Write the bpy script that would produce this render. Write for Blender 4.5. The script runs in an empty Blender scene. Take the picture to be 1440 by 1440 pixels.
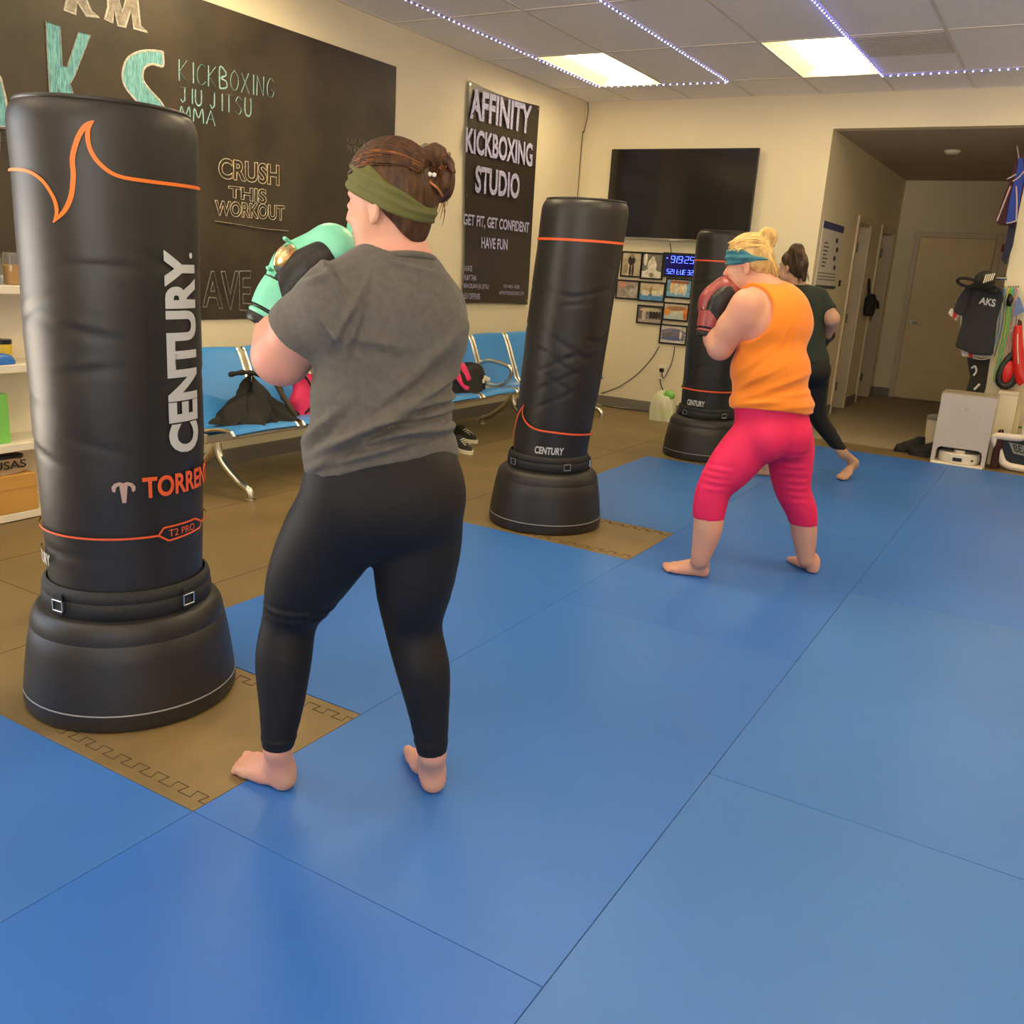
import bpy, bmesh, math, random
import numpy as np
from mathutils import Vector, Matrix
random.seed(7); RNG = np.random.RandomState(5)
C = bpy.context.scene.collection
PI = math.pi
# ------------------------------------------------------------------ camera
F = 1282.8; CH = 1.37
YAW, PIT, ROL = -.52724857, .26314278, .06269658
def cam_axes():
    cy, sy, cp, sp, cr, sr = math.cos(YAW), math.sin(YAW), math.cos(PIT), math.sin(PIT), math.cos(ROL), math.sin(ROL)
    fwd = Vector((sy*cp, cy*cp, -sp)); right = Vector((cy, -sy, 0)); up = right.cross(fwd)
    return right*cr + up*sr, -right*sr + up*cr, fwd
RX, UX, FX = cam_axes()
EYE = Vector((0, 0, CH))
def ray(px, py): return FX + RX*((px-720)/F) - UX*((py-720)/F)
def onz(px, py, z=0.0):
    d = ray(px, py); return EYE + d*((z-CH)/d.z)
def onx(px, py, x):
    d = ray(px, py); return EYE + d*(x/d.x)
def ony(px, py, y):
    d = ray(px, py); return EYE + d*(y/d.y)
cd = bpy.data.cameras.new('camera'); cam = bpy.data.objects.new('camera', cd); C.objects.link(cam)
cd.sensor_width = 36; cd.sensor_fit = 'HORIZONTAL'; cd.lens = F/1440*36; cd.clip_start = .05
mw = Matrix((RX, UX, -FX)).transposed().to_4x4(); mw.translation = EYE; cam.matrix_world = mw
bpy.context.scene.camera = cam
# ------------------------------------------------------------------ materials
MATS = {}
def mat(name, col, rough=.5, metal=0, spec=.5, bump=0, bscale=60, var=0, vscale=4, emit=None, estr=0, coat=0, sheen=0, alpha=None, trans=0, stretch=None, var2=None):
    if name in MATS: return MATS[name]
    m = bpy.data.materials.new(name); m.use_nodes = True; nt = m.node_tree; N = nt.nodes; L = nt.links
    b = N['Principled BSDF']
    col = tuple(col)
    b.inputs['Base Color'].default_value = (*col, 1); b.inputs['Roughness'].default_value = rough
    b.inputs['Metallic'].default_value = metal; b.inputs['Specular IOR Level'].default_value = spec
    b.inputs['Coat Weight'].default_value = coat; b.inputs['Sheen Weight'].default_value = sheen
    if trans: b.inputs['Transmission Weight'].default_value = trans
    if emit: b.inputs['Emission Color'].default_value = (*emit, 1); b.inputs['Emission Strength'].default_value = estr
    tc = N.new('ShaderNodeTexCoord'); src = tc.outputs['Object']
    if stretch:
        mp = N.new('ShaderNodeMapping'); mp.inputs['Scale'].default_value = stretch; L.new(src, mp.inputs['Vector']); src = mp.outputs['Vector']
    nz = N.new('ShaderNodeTexNoise'); nz.inputs['Scale'].default_value = vscale; nz.inputs['Detail'].default_value = 4; L.new(src, nz.inputs['Vector'])
    v = max(var, .03)
    mx = N.new('ShaderNodeMix'); mx.data_type = 'RGBA'
    c2 = var2 if var2 else tuple(min(1, c*(1+v)) for c in col); c1 = tuple(c*(1-v) for c in col)
    mx.inputs[6].default_value = (*c1, 1); mx.inputs[7].default_value = (*c2, 1)
    rmp = N.new('ShaderNodeMapRange'); rmp.inputs[1].default_value = .35; rmp.inputs[2].default_value = .65
    L.new(nz.outputs['Fac'], rmp.inputs[0]); L.new(rmp.outputs[0], mx.inputs[0]); L.new(mx.outputs[2], b.inputs['Base Color'])
    if bump:
        n2 = N.new('ShaderNodeTexNoise'); n2.inputs['Scale'].default_value = bscale; n2.inputs['Detail'].default_value = 5; L.new(src, n2.inputs['Vector'])
        bp = N.new('ShaderNodeBump'); bp.inputs['Strength'].default_value = min(1, bump); bp.inputs['Distance'].default_value = .004
        L.new(n2.outputs['Fac'], bp.inputs['Height']); L.new(bp.outputs['Normal'], b.inputs['Normal'])
    MATS[name] = m; return m
# ------------------------------------------------------------------ object helpers
def tag(o, label=None, cat=None, group=None, kind=None):
    if label: o['label'] = label
    if cat: o['category'] = cat
    if group: o['group'] = group
    if kind: o['kind'] = kind
    return o
def thing(name, label, cat, loc=(0, 0, 0), group=None, rz=0):
    o = bpy.data.objects.new(name, None); C.objects.link(o); o.location = loc; o.rotation_euler = (0, 0, rz); o.empty_display_size = .1
    return tag(o, label, cat, group)
def world_of(p):
    M = Matrix.Identity(4)
    while p is not None:
        M = (Matrix.Translation(p.location) @ p.rotation_euler.to_matrix().to_4x4()) @ M; p = p.parent
    return M
def link(name, me, mats, parent=None, world=False, smooth=None):
    """link mesh me; with world=True its vertices are world coordinates and are moved into the parent's space"""
    o = bpy.data.objects.new(name, me); C.objects.link(o)
    if not isinstance(mats, (list, tuple)): mats = [mats]
    for m in mats: me.materials.append(m)
    if world and parent is not None: me.transform(world_of(parent).inverted())
    if parent is not None: o.parent = parent
    if smooth is True: me.shade_smooth()
    elif smooth: 
        me.shade_smooth(); me.set_sharp_from_angle(angle=math.radians(smooth))
    return o
class MB:
    def __init__(s): s.bm = bmesh.new(); s.mi = 0
    def _m(s, fs):
        for f in fs: f.material_index = s.mi
    def box(s, lo, hi, bev=0, seg=2, M=None):
        r = bmesh.ops.create_cube(s.bm, size=1); vs = r['verts']
        lo = Vector(lo); hi = Vector(hi)
        for v in vs: v.co = Vector(((lo[i]+hi[i])/2 + v.co[i]*(hi[i]-lo[i]) for i in range(3)))
        es = list({e for v in vs for e in v.link_edges}); fs = list({f for v in vs for f in v.link_faces}); s._m(fs)
        if bev:
            rr = bmesh.ops.bevel(s.bm, geom=es, offset=bev, segments=seg, profile=.5, affect='EDGES'); 
            vs = list({v for f in rr['faces'] for v in f.verts} | {v for v in vs if v.is_valid}); s._m(rr['faces'])
        if M is not None:
            for v in vs: v.co = M @ v.co
        return s
    def tube(s, pts, r, seg=10, closed=False, caps=True, flat=None):
        pts = [Vector(p) for p in pts]; n = len(pts)
        rs = list(r) if isinstance(r, (list, tuple)) else [r]*n
        rings = []; up = None
        for i, p in enumerate(pts):
            a = pts[(i-1) % n] if (closed or i > 0) else p; b = pts[(i+1) % n] if (closed or i < n-1) else p
            t = (b-a).normalized()
            if up is None:
                up = Vector((0, 0, 1)) if abs(t.z) < .9 else Vector((1, 0, 0))
            sd = t.cross(up).normalized(); up = sd.cross(t).normalized()
            ring = []
            for k in range(seg):
                an = 2*PI*k/seg; ca, sa = math.cos(an), math.sin(an)
                if flat: sa *= flat
                ring.append(s.bm.verts.new(p + (sd*ca + up*sa)*rs[i]))
            rings.append(ring)
        fs = []
        for i in range(n if closed else n-1):
            A, B = rings[i], rings[(i+1) % n]
            for k in range(seg): fs.append(s.bm.faces.new((A[k], A[(k+1) % seg], B[(k+1) % seg], B[k])))
        if caps and not closed:
            fs.append(s.bm.faces.new(rings[0][::-1])); fs.append(s.bm.faces.new(rings[-1]))
        s._m(fs); return s
    def cyl(s, a, b, r, r2=None, seg=20): return s.tube([a, b], [r, r if r2 is None else r2], seg)
    def lathe(s, prof, c=(0, 0, 0), seg=48, sx=1, sy=1, cap=True):
        rings = [[s.bm.verts.new((c[0]+r*sx*math.cos(2*PI*k/seg), c[1]+r*sy*math.sin(2*PI*k/seg), c[2]+z)) for k in range(seg)] for r, z in prof]
        fs = []
        for A, B in zip(rings, rings[1:]):
            for k in range(seg): fs.append(s.bm.faces.new((A[k], A[(k+1) % seg], B[(k+1) % seg], B[k])))
        if cap: fs.append(s.bm.faces.new(rings[0][::-1])); fs.append(s.bm.faces.new(rings[-1]))
        s._m(fs); return s
    def ball(s, c, r, M=None, seg=20):
        q = bmesh.ops.create_uvsphere(s.bm, u_segments=seg, v_segments=max(6, seg//2), radius=1)
        r = r if isinstance(r, (list, tuple, Vector)) else (r, r, r)
        for v in q['verts']:
            p = Vector((v.co.x*r[0], v.co.y*r[1], v.co.z*r[2])); 
            if M is not None: p = M @ p
            v.co = p + Vector(c)
        s._m({f for v in q['verts'] for f in v.link_faces}); return s
    def prism(s, pts, d):
        """extrude polygon pts (3D) along vector d"""
        d = Vector(d); A = [s.bm.verts.new(Vector(p)) for p in pts]; B = [s.bm.verts.new(Vector(p)+d) for p in pts]; n = len(pts)
        fs = [s.bm.faces.new(A[::-1]), s.bm.faces.new(B)]
        for i in range(n): fs.append(s.bm.faces.new((A[i], A[(i+1) % n], B[(i+1) % n], B[i])))
        s._m(fs); return s
    def poly(s, pts):
        f = s.bm.faces.new([s.bm.verts.new(Vector(p)) for p in pts]); s._m([f]); return s
    def grid(s, fn, nu, nv, closeu=False):
        V = [[s.bm.verts.new(Vector(fn(i/(nu if closeu else nu-1), j/(nv-1)))) for i in range(nu)] for j in range(nv)]
        fs = []
        for j in range(nv-1):
            for i in range(nu if closeu else nu-1): fs.append(s.bm.faces.new((V[j][i], V[j][(i+1) % nu], V[j+1][(i+1) % nu], V[j+1][i])))
        s._m(fs); return s
    def solid(s, th):
        bmesh.ops.recalc_face_normals(s.bm, faces=s.bm.faces); bmesh.ops.solidify(s.bm, geom=list(s.bm.faces), thickness=th); return s
    def make(s, name, mats, parent=None, world=False, smooth=None, recalc=True):
        if recalc: bmesh.ops.recalc_face_normals(s.bm, faces=s.bm.faces)
        me = bpy.data.meshes.new(name); s.bm.to_mesh(me); s.bm.free()
        return link(name, me, mats, parent, world, smooth)
def copy_tree(o, parent=None):
    c = o.copy(); C.objects.link(c); c.parent = parent
    for ch in o.children: copy_tree(ch, c)
    return c
def struct(name, mb, m): return tag(mb.make(name, m), kind='structure')
def smooth_pts(pts, n=8, closed=False):
    """Catmull-Rom through pts"""
    P = [Vector(p) for p in pts]; out = []; m = len(P)
    for i in range(m if closed else m-1):
        g = (lambda k: P[k % m]) if closed else (lambda k: P[max(0, min(m-1, k))])
        a, b, c, d = g(i-1), g(i), g(i+1), g(i+2)
        for k in range(n):
            t = k/n; out.append(.5*((2*b) + (c-a)*t + (2*a-5*b+4*c-d)*t*t + (3*b-a-3*c+d)*t**3))
    if not closed: out.append(P[-1])
    return out
# ------------------------------------------------------------------ lettering
def text_geo(s, off=0.0, outline=0.0, maxlen=None):
    cu = bpy.data.curves.new('t', 'FONT'); cu.body = s; cu.offset = off; cu.resolution_u = 4
    if outline:
        cu.fill_mode = 'NONE'; cu.bevel_depth = outline; cu.bevel_resolution = 0
    o = bpy.data.objects.new('t', cu); C.objects.link(o)
    dg = bpy.context.evaluated_depsgraph_get(); dg.update()
    me = bpy.data.meshes.new_from_object(o.evaluated_get(dg)); C.objects.unlink(o); bpy.data.objects.remove(o)
    bm = bmesh.new(); bm.from_mesh(me); bpy.data.meshes.remove(me)
    if maxlen:
        bmesh.ops.triangulate(bm, faces=bm.faces)
        for _ in range(5):
            es = [e for e in bm.edges if e.calc_length() > maxlen]
            if not es: break
            bmesh.ops.subdivide_edges(bm, edges=es, cuts=1); bmesh.ops.triangulate(bm, faces=bm.faces)
    return bm
def text_on(name, s, fn, m, parent=None, off=.0, outline=0.0, maxlen=None, lift=None, world=True):
    """letters mapped from their own box to (u, v) in 0..1, then by fn(u, v) to the world"""
    bm = text_geo(s, off, outline, maxlen)
    xs = [v.co.x for v in bm.verts]; ys = [v.co.y for v in bm.verts]
    x0, x1, y0, y1 = min(xs), max(xs), min(ys), max(ys)
    for v in bm.verts:
        z = v.co.z; p = Vector(fn((v.co.x-x0)/(x1-x0), (v.co.y-y0)/(y1-y0)))
        v.co = p + (lift*z*.2 if lift is not None else Vector((0, 0, 0)))
    me = bpy.data.meshes.new(name); bm.to_mesh(me); bm.free()
    return link(name, me, m, parent, world=world)
def quad(tl, tr, bl, br):
    tl, tr, bl, br = map(Vector, (tl, tr, bl, br))
    return lambda u, v: (bl*(1-u)+br*u)*(1-v) + (tl*(1-u)+tr*u)*v

# ================================================================== MATERIAL PALETTE
M_wall = mat('wall_paint', (.79, .71, .51), .75, bump=.15, bscale=180, var=.03, vscale=1.2)
M_ceil = mat('ceiling_tile', (.88, .86, .87), .95, bump=.25, bscale=220, var=.03, vscale=30)
M_bar = mat('ceiling_bar', (.72, .67, .61), .6)
M_rubber = mat('black_rubber', (.20, .138, .055), .42, spec=.45, bump=.35, bscale=300, var=.14, vscale=3)
M_rubber2 = mat('black_foam_tile', (.215, .148, .06), .42, spec=.45, bump=.35, bscale=300, var=.12, vscale=5)
M_dark = mat('dark_seam', (.02, .017, .012), .8)
M_carpet = mat('corridor_carpet', (.32, .26, .17), .95, bump=.6, bscale=250, var=.1, vscale=40)
M_white = mat('white_melamine', (.82, .76, .62), .45)
M_trim = mat('cream_trim', (.66, .56, .40), .45)
M_base = mat('grey_baseboard', (.20, .185, .155), .5)
M_door = mat('door_paint', (.80, .65, .38), .5)
M_steel = mat('brushed_steel', (.62, .6, .56), .25, metal=1)
M_chrome = mat('chrome', (.85, .82, .76), .14, metal=1)
M_black = mat('black_plastic', (.012, .012, .012), .35)
M_vinyl = mat('black_vinyl', (.020, .018, .017), .42, spec=.5, bump=.35, bscale=9, var=.08, vscale=20)
M_basep = mat('black_polymer', (.020, .018, .017), .42, spec=.5, bump=.25, bscale=300)
M_web = mat('black_webbing', (.012, .012, .013), .6, bump=.5, bscale=400)
M_orange = mat('orange_print', (.95, .20, .02), .5)
M_orange2 = mat('red_orange_print', (.85, .12, .03), .5)
M_grey = mat('light_grey_print', (.62, .62, .60), .5)
M_seam = mat('pale_seam', (.28, .28, .28), .4)
M_board = mat('chalkboard_black', (.043, .031, .018), .5, spec=.5, bump=.06, bscale=400, var=.3, vscale=3)
M_teal = mat('teal_chalk', (.17, .42, .45), .9, var=.35, vscale=25, stretch=(1, 6, 1))
M_chalkw = mat('white_chalk', (.52, .5, .44), .9, var=.25, vscale=60)
M_chalkb = mat('pale_blue_chalk', (.25, .45, .45), .9, var=.25, vscale=60)
M_chalkg = mat('faint_grey_chalk', (.20, .19, .16), .9, var=.3, vscale=60)
M_chalky = mat('cream_chalk', (.62, .54, .40), .9, var=.25, vscale=60)
M_glow = mat('lamp_lens', (.9, .85, .6), .6, emit=(1, .80, .46), estr=8.0)
M_reflect = mat('lamp_reflector', (.85, .78, .6), .4)
# ================================================================== ROOM
XW, YB, ZC = -4.584, 8.85, 3.004
XR, YF = 3.6, -2.6
OX0, OX1, OZ = -2.117, -.54, 2.71
CY1 = 13.0
m = MB(); m.box((XW-.2, YF-.2, -.16), (XR+.2, YB, -.004)); struct('floor', m, M_rubber)
m = MB(); m.box((OX0-1.6, YB, -.16), (OX1+.2, CY1+.2, -.004)); struct('floor_corridor', m, M_carpet)
m = MB(); m.box((OX0, 8.64, -.004), (OX1, YB+.01, .001)); struct('floor_corridor_edge', m, M_carpet)
LY0, LY1, LZ0, LZ1 = -1.0, 1.1, .12, 2.65      # glazed shop door and side window in the left wall, beside the camera
m = MB(); m.box((XW-.15, LY1, 0), (XW, YB+.15, ZC)); struct('wall_left', m, M_wall)
m = MB(); m.box((XW-.15, YF-.15, 0), (XW, LY0, ZC)); struct('wall_left_front', m, M_wall)
m = MB(); m.box((XW-.15, LY0, LZ1), (XW, LY1, ZC)); struct('wall_left_upper', m, M_wall)
m = MB(); m.box((XW-.15, LY0, 0), (XW, LY1, LZ0)); struct('wall_left_lower', m, M_wall)
m = MB(); m.box((XW-.15, YB, 0), (OX0, YB+.14, ZC)); struct('wall_back', m, M_wall)
m = MB(); m.box((OX0, YB, OZ), (OX1, YB+.14, ZC)); struct('wall_back_header', m, M_wall)
m = MB(); m.box((OX1, YB, 0), (XR+.15, YB+.14, ZC)); struct('wall_back_right', m, M_wall)
m = MB(); m.box((XR, YF-.15, 0), (XR+.15, YB, ZC)); struct('wall_right', m, M_wall)
# shopfront behind the camera: wall with a wide window opening
WX0, WX1, WZ0, WZ1 = -1.0, 2.8, .8, 2.6
for nm, lo, hi in (('wall_front_lower', (XW, YF-.15, 0), (XR, YF, WZ0)), ('wall_front_upper', (XW, YF-.15, WZ1), (XR, YF, ZC)),
                   ('wall_front_side', (XW, YF-.15, WZ0), (WX0, YF, WZ1)), ('wall_front_pier', (WX1, YF-.15, WZ0), (XR, YF, WZ1))):
    m = MB(); m.box(lo, hi); struct(nm, m, M_wall)
m = MB()
for k in range(5):
    x = WX0 + (WX1-WX0)*k/4; m.box((x-.03, YF-.10, WZ0), (x+.03, YF-.04, WZ1))
m.box((WX0, YF-.10, WZ0), (WX1, YF-.04, WZ0+.06)); m.box((WX0, YF-.10, WZ1-.06), (WX1, YF-.04, WZ1))
struct('window_1', m, M_steel)
m = MB()
for k in range(4):
    y = LY0+(LY1-LY0)*k/3; m.box((XW-.10, y-.03, LZ0), (XW-.04, y+.03, LZ1))
m.box((XW-.10, LY0, LZ0), (XW-.04, LY1, LZ0+.08)); m.box((XW-.10, LY0, LZ1-.08), (XW-.04, LY1, LZ1))
struct('window_2', m, M_steel)
# corridor
D1 = (10.50, 11.14); D2 = (11.88, 12.66); DH = 2.04
m = MB()
for a, b in ((YB+.14, D1[0]), (D1[1], D2[0]), (D2[1], CY1)): m.box((OX0-.12, a, 0), (OX0, b, OZ))
for a, b in (D1, D2): m.box((OX0-.12, a, DH), (OX0, b, OZ))
struct('wall_corridor_left', m, M_wall)
m = MB(); m.box((OX0-1.6, CY1, 0), (OX1+.14, CY1+.14, OZ)); struct('wall_corridor_end', m, M_wall)
m = MB(); m.box((OX1, YB+.14, 0), (OX1+.14, CY1, OZ)); struct('wall_corridor_right', m, M_wall)
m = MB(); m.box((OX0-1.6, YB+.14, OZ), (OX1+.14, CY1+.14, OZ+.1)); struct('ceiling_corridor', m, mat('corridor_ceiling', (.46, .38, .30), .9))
m = MB(); m.box((OX0-1.7, YB+.14, 0), (OX0-1.6, CY1+.14, OZ)); struct('wall_side_rooms', m, M_wall)
for i, (a, b) in enumerate((D1, D2)):
    m = MB()
    for y in (a-.06, b): m.box((OX0, y, 0), (OX0+.022, y+.06, DH+.06), .004)
    m.box((OX0, a, DH), (OX0+.022, b, DH+.06), .004)
    m.box((OX0-.12, a, 0), (OX0, a+.02, DH)); m.box((OX0-.12, b-.02, 0), (OX0, b, DH)); m.box((OX0-.12, a, DH-.02), (OX0, b, DH))
    struct('trim_%d' % (i+1), m, M_trim)
    d = tag(MB().box((OX0-.88, b-.065, .01), (OX0-.10, b-.025, DH-.03), .004).make('door_%d' % (i+1), M_door), kind='structure')
    for z in (.25, 1.02, 1.8):
        MB().box((OX0-.115, b-.075, z-.05), (OX0-.075, b-.06, z+.05), .002).make('hinge', M_steel, d)
m = MB(); m.box((-1.83, CY1-.055, .01), (-.97, CY1-.012, 2.03), .004); d3 = tag(m.make('door_3', M_door), kind='structure')
m = MB(); m.cyl((-1.76, CY1-.055, .98), (-1.76, CY1-.10, .98), .012); m.tube([(-1.76, CY1-.10, .98), (-1.70, CY1-.105, .98), (-1.64, CY1-.10, .975)], .011); m.cyl((-1.76, CY1-.055, .98), (-1.76, CY1-.065, .98), .034)
m.make('door_handle', M_steel, d3, smooth=40)
m = MB()
m.box((-1.90, CY1-.03, 0), (-1.835, CY1, 2.10), .004); m.box((-.965, CY1-.03, 0), (-.90, CY1, 2.10), .004); m.box((-1.835, CY1-.03, 2.035), (-.965, CY1, 2.10), .004)
struct('trim_3', m, M_trim)
m = MB(); m.box((OX0, CY1-.014, 0), (-1.90, CY1, .11)); m.box((-.90, CY1-.014, 0), (OX1, CY1, .11)); struct('baseboard_corridor_end', m, M_base)
m = MB()
for a, b in ((YB+.001, D1[0]-.06), (D1[1]+.06, D2[0]-.06), (D2[1]+.06, CY1)): m.box((OX0, a, 0), (OX0+.012, b, .11))
struct('baseboard_corridor_left', m, M_base)
m = MB(); m.box((XW, YB-.012, -.003), (OX0, YB, .10), .003); struct('baseboard_back', m, M_base)
m = MB(); m.box((XW, YF, -.003), (XW+.012, YB-.012, .10), .003); struct('baseboard_left', m, M_base)
m = MB(); m.box((OX1, YB-.012, -.003), (XR, YB, .10), .003); struct('baseboard_back_right', m, M_base)
# ceiling: panels laid in a grid, open where the troffers sit
gx = [-4.09 + .61*k for k in range(-1, 13)]; gx[0] = XW; gx.append(XR)
gy = [8.16 - 1.22*k for k in range(9)]; gy = [YB] + gy + [YF]
LX = [1, 4, 7, 10]; LY = [1, 4, 7]
lamps = [(gx[i], gx[i+1], gy[j+1], gy[j]) for j in LY for i in LX]
m = MB()
for j in range(len(gy)-1):
    for i in range(len(gx)-1):
        if i in LX and j in LY: continue
        x0, x1, y1, y0 = gx[i], gx[i+1], gy[j], gy[j+1]
        m.box((x0+.008, y0+.008, ZC+.001), (x1-.008, y1-.008, ZC+.02))
m.box((XW, YF, ZC+.25), (XR, YB, ZC+.30))
struct('ceiling', m, M_ceil)
m = MB()
for x in gx[1:-1]: m.box((x-.012, YF, ZC-.003), (x+.012, YB, ZC+.004))
for y in gy[1:-1]: m.box((XW, y-.012, ZC-.0035), (XR, y+.012, ZC+.0035))
m.box((XW, YB-.02, ZC-.004), (XR, YB, ZC+.004)); m.box((XW, YF, ZC-.004), (XW+.02, YB, ZC+.004))
struct('trim_4', m, M_bar)
def troffer(x0, x1, y0, y1, label, estr):
    cx, cy = (x0+x1)/2, (y0+y1)/2
    t = thing('ceiling_light', label, 'ceiling light', (cx, cy, ZC), 'recessed ceiling lights')
    hx, hy = (x1-x0)/2-.014, (y1-y0)/2-.014
    m = MB()
    def pan(u, v):   # curved reflector pan, one side of the lens
        a = u*PI/2; return (-hx + u*(hx-.17), (v*2-1)*hy, .004 + .085*math.sin(a))
    m.grid(pan, 8, 2); m.grid(lambda u, v: (lambda p: (-p[0], p[1], p[2]))(pan(u, v)), 8, 2)
    m.box((-.19, -hy, .088), (.19, hy, .094))
    for s in (-1, 1): m.poly([(-hx, s*hy, .002), (hx, s*hy, .002), (hx, s*hy, .1), (-hx, s*hy, .1)])
    m.make('reflector', M_reflect, t, smooth=50)
    m = MB(); m.grid(lambda u, v: (-.165+.33*u, (v*2-1)*(hy-.05), .045-.028*math.sin(PI*u)), 12, 2)
    for s in (-1, 1): m.poly([(-.165, s*(hy-.05), .045), (.165, s*(hy-.05), .045), (.165, s*(hy-.05), .087), (-.165, s*(hy-.05), .087)])
    m.box((-.165, -hy+.05, .045), (-.16, hy-.05, .088)); m.box((.16, -hy+.05, .045), (.165, hy-.05, .088))
    m.make('lens', estr, t)
    m = MB(); m.tube([(-.015, -.42, .0155), (-.012, .1, .0155), (.0, .40, .0155)], .0035, 5); m.make('lens_wire', mat('lamp_wire', (.10, .08, .03), .6), t)
    return t
M_glow_far = M_glow
M_glow_near = mat('lamp_lens_bright', (.9, .85, .6), .6, emit=(1, .80, .48), estr=15.0)
M_glow_front = mat('lamp_lens_dim', (.9, .85, .6), .6, emit=(1, .80, .48), estr=4.0)
LAMPS = []
for k, (x0, x1, y0, y1) in enumerate(lamps):
    row, colm = divmod(k, 4)
    nm = ['by the chalkboard wall', 'before the corridor opening', 'near the hanging shirts', 'along the far side of the room'][colm]
    rw = ['recessed light in the row nearest the television, ', 'recessed light in the middle row, ', 'recessed light in the row by the shop window, '][row]
    LAMPS.append(troffer(x0, x1, y0, y1, rw + nm, [M_glow_far, M_glow_near, M_glow_front][row]))
# vent beside the light
t = thing('ceiling_vent', 'grey slatted air vent in the ceiling beside the light before the corridor', 'vent', (-1.345, 7.27, ZC))
MB().box((-.295, -.30, -.004), (.295, .30, .001)).make('vent_plate', mat('vent_grey', (.60, .57, .53), .6), t)
m = MB()
for k in range(14): m.box((-.28, -.285+.0425*k, -.007), (.28, -.268+.0425*k, -.004))
m.make('slat', mat('vent_slat', (.5, .47, .44), .6), t)
# LED strips
M_ledb = mat('led_blue', (.4, .4, 1), .5, emit=(.20, .20, 1.0), estr=26)
M_ledw = mat('led_white', (.8, .8, 1), .5, emit=(.42, .40, 1.0), estr=16)
M_strip = mat('led_tape', (.34, .31, .36), .6)
def led_strip(pts, n, label, mleds):
    p0 = Vector(pts[0]); t = thing('led_strip', label, 'led strip', p0)
    P = [Vector(p)-p0 for p in pts]
    MB().tube(P, .004, 6, flat=.4).make('tape', M_strip, t)
    segl = [(b-a).length for a, b in zip(P, P[1:])]; tot = sum(segl)
    md = MB().ball((0, 0, 0), (.0052, .0052, .004), seg=8); o0 = None
    for k in range(n):
        d = tot*(k+.5)/n; i = 0
        while d > segl[i] and i < len(segl)-1: d -= segl[i]; i += 1
        p = P[i].lerp(P[i+1], d/segl[i]) + Vector((0, 0, -.004))
        if o0 is None: o0 = md.make('led', mleds, t); o = o0
        else: o = o0.copy(); C.objects.link(o)
        o.location = p
ZL = ZC-.006
led_strip([(-4.09, 4.9, ZL), (-4.095, 8.12, ZL), (-2.89, 8.19, ZL)], 72, 'strip of small lilac leds running down the ceiling beside the chalkboard wall', M_ledw)
led_strip([(-2.877, 5.2, ZL), (-2.89, 8.18, ZL)], 50, 'strip of small lilac leds down the middle of the ceiling between both lights', M_ledw)
led_strip([(-1.67, 5.5, ZL), (-1.642, 8.22, ZL), (-.3, 8.15, ZL)], 68, 'strip of bright blue leds along the ceiling light before the corridor', M_ledb)
t = thing('smoke_detector', 'small round white smoke detector on the corridor ceiling', 'smoke detector', (-1.30, 10.3, OZ))
MB().lathe([(.0, -.035), (.05, -.034), (.07, -.02), (.075, 0)], seg=24, cap=False).make('detector_body', M_white, t, smooth=True)
# ================================================================== MATS
matcols = [(.034, .152, .53), (.039, .162, .53), (.044, .170, .52), (.036, .156, .55), (.048, .174, .51)]
M_mats = [mat('blue_vinyl_mat_%d' % i, c, .40, spec=.38, bump=.10, bscale=400, var=.05, vscale=1.3) for i, c in enumerate(matcols)]
def blue_mat(x0, x1, y0, y1, k, label):
    g = .0011 if x0 != XB else .0008
    t = thing('floor_mat', label, 'mat', ((x0+x1)/2, (y0+y1)/2, 0), 'blue floor mats')
    hx, hy = (x1-x0)/2-g, (y1-y0)/2-g
    MB().box((-hx, -hy, -.0045), (hx, hy, 0), .0012, 2).make('mat_cover', M_mats[k % 5], t)
XA, XB, XC = -2.645, -1.66, -.65
lab = 'blue square vinyl mat '
cols = [(XA, XB, [(-1.6, .35), (.35, 1.355), (2.0, 4.03), (4.645, 6.59), (7.2, 8.245)], 'beside the punching bags', 1),
        (XB, XC, [(-.65, 1.355), (1.355, 3.31), (3.31, 5.29), (5.29, 7.26), (7.26, 8.245)], 'under the people training', 0),
        (XC, .36, [(-.65, .36), (.36, 2.333), (2.333, 4.29), (4.29, 5.29), (5.29, 7.26), (7.26, 8.245)], 'in front of the docking station', 3),
        (.36, 1.37, [(.36, 2.333), (2.333, 4.29), (4.29, 5.29), (5.29, 7.26), (7.26, 8.245)], 'in the lane past the white exerciser', 2)]
rows = ['first from the shop window', 'second from the shop window', 'third from the shop window', 'fourth from the shop window', 'fifth from the shop window', 'last before the back wall']
for ci, (x0, x1, ys, where, kk) in enumerate(cols):
    for ri, (a, b) in enumerate(ys):
        blue_mat(x0, x1, a, b, (kk*2+ri*3) % 5 if ci > 1 else kk+(ri % 2), 'blue vinyl floor mat %s, %s' % (where, rows[ri] if ri < len(ys)-1 else rows[5]))
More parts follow.
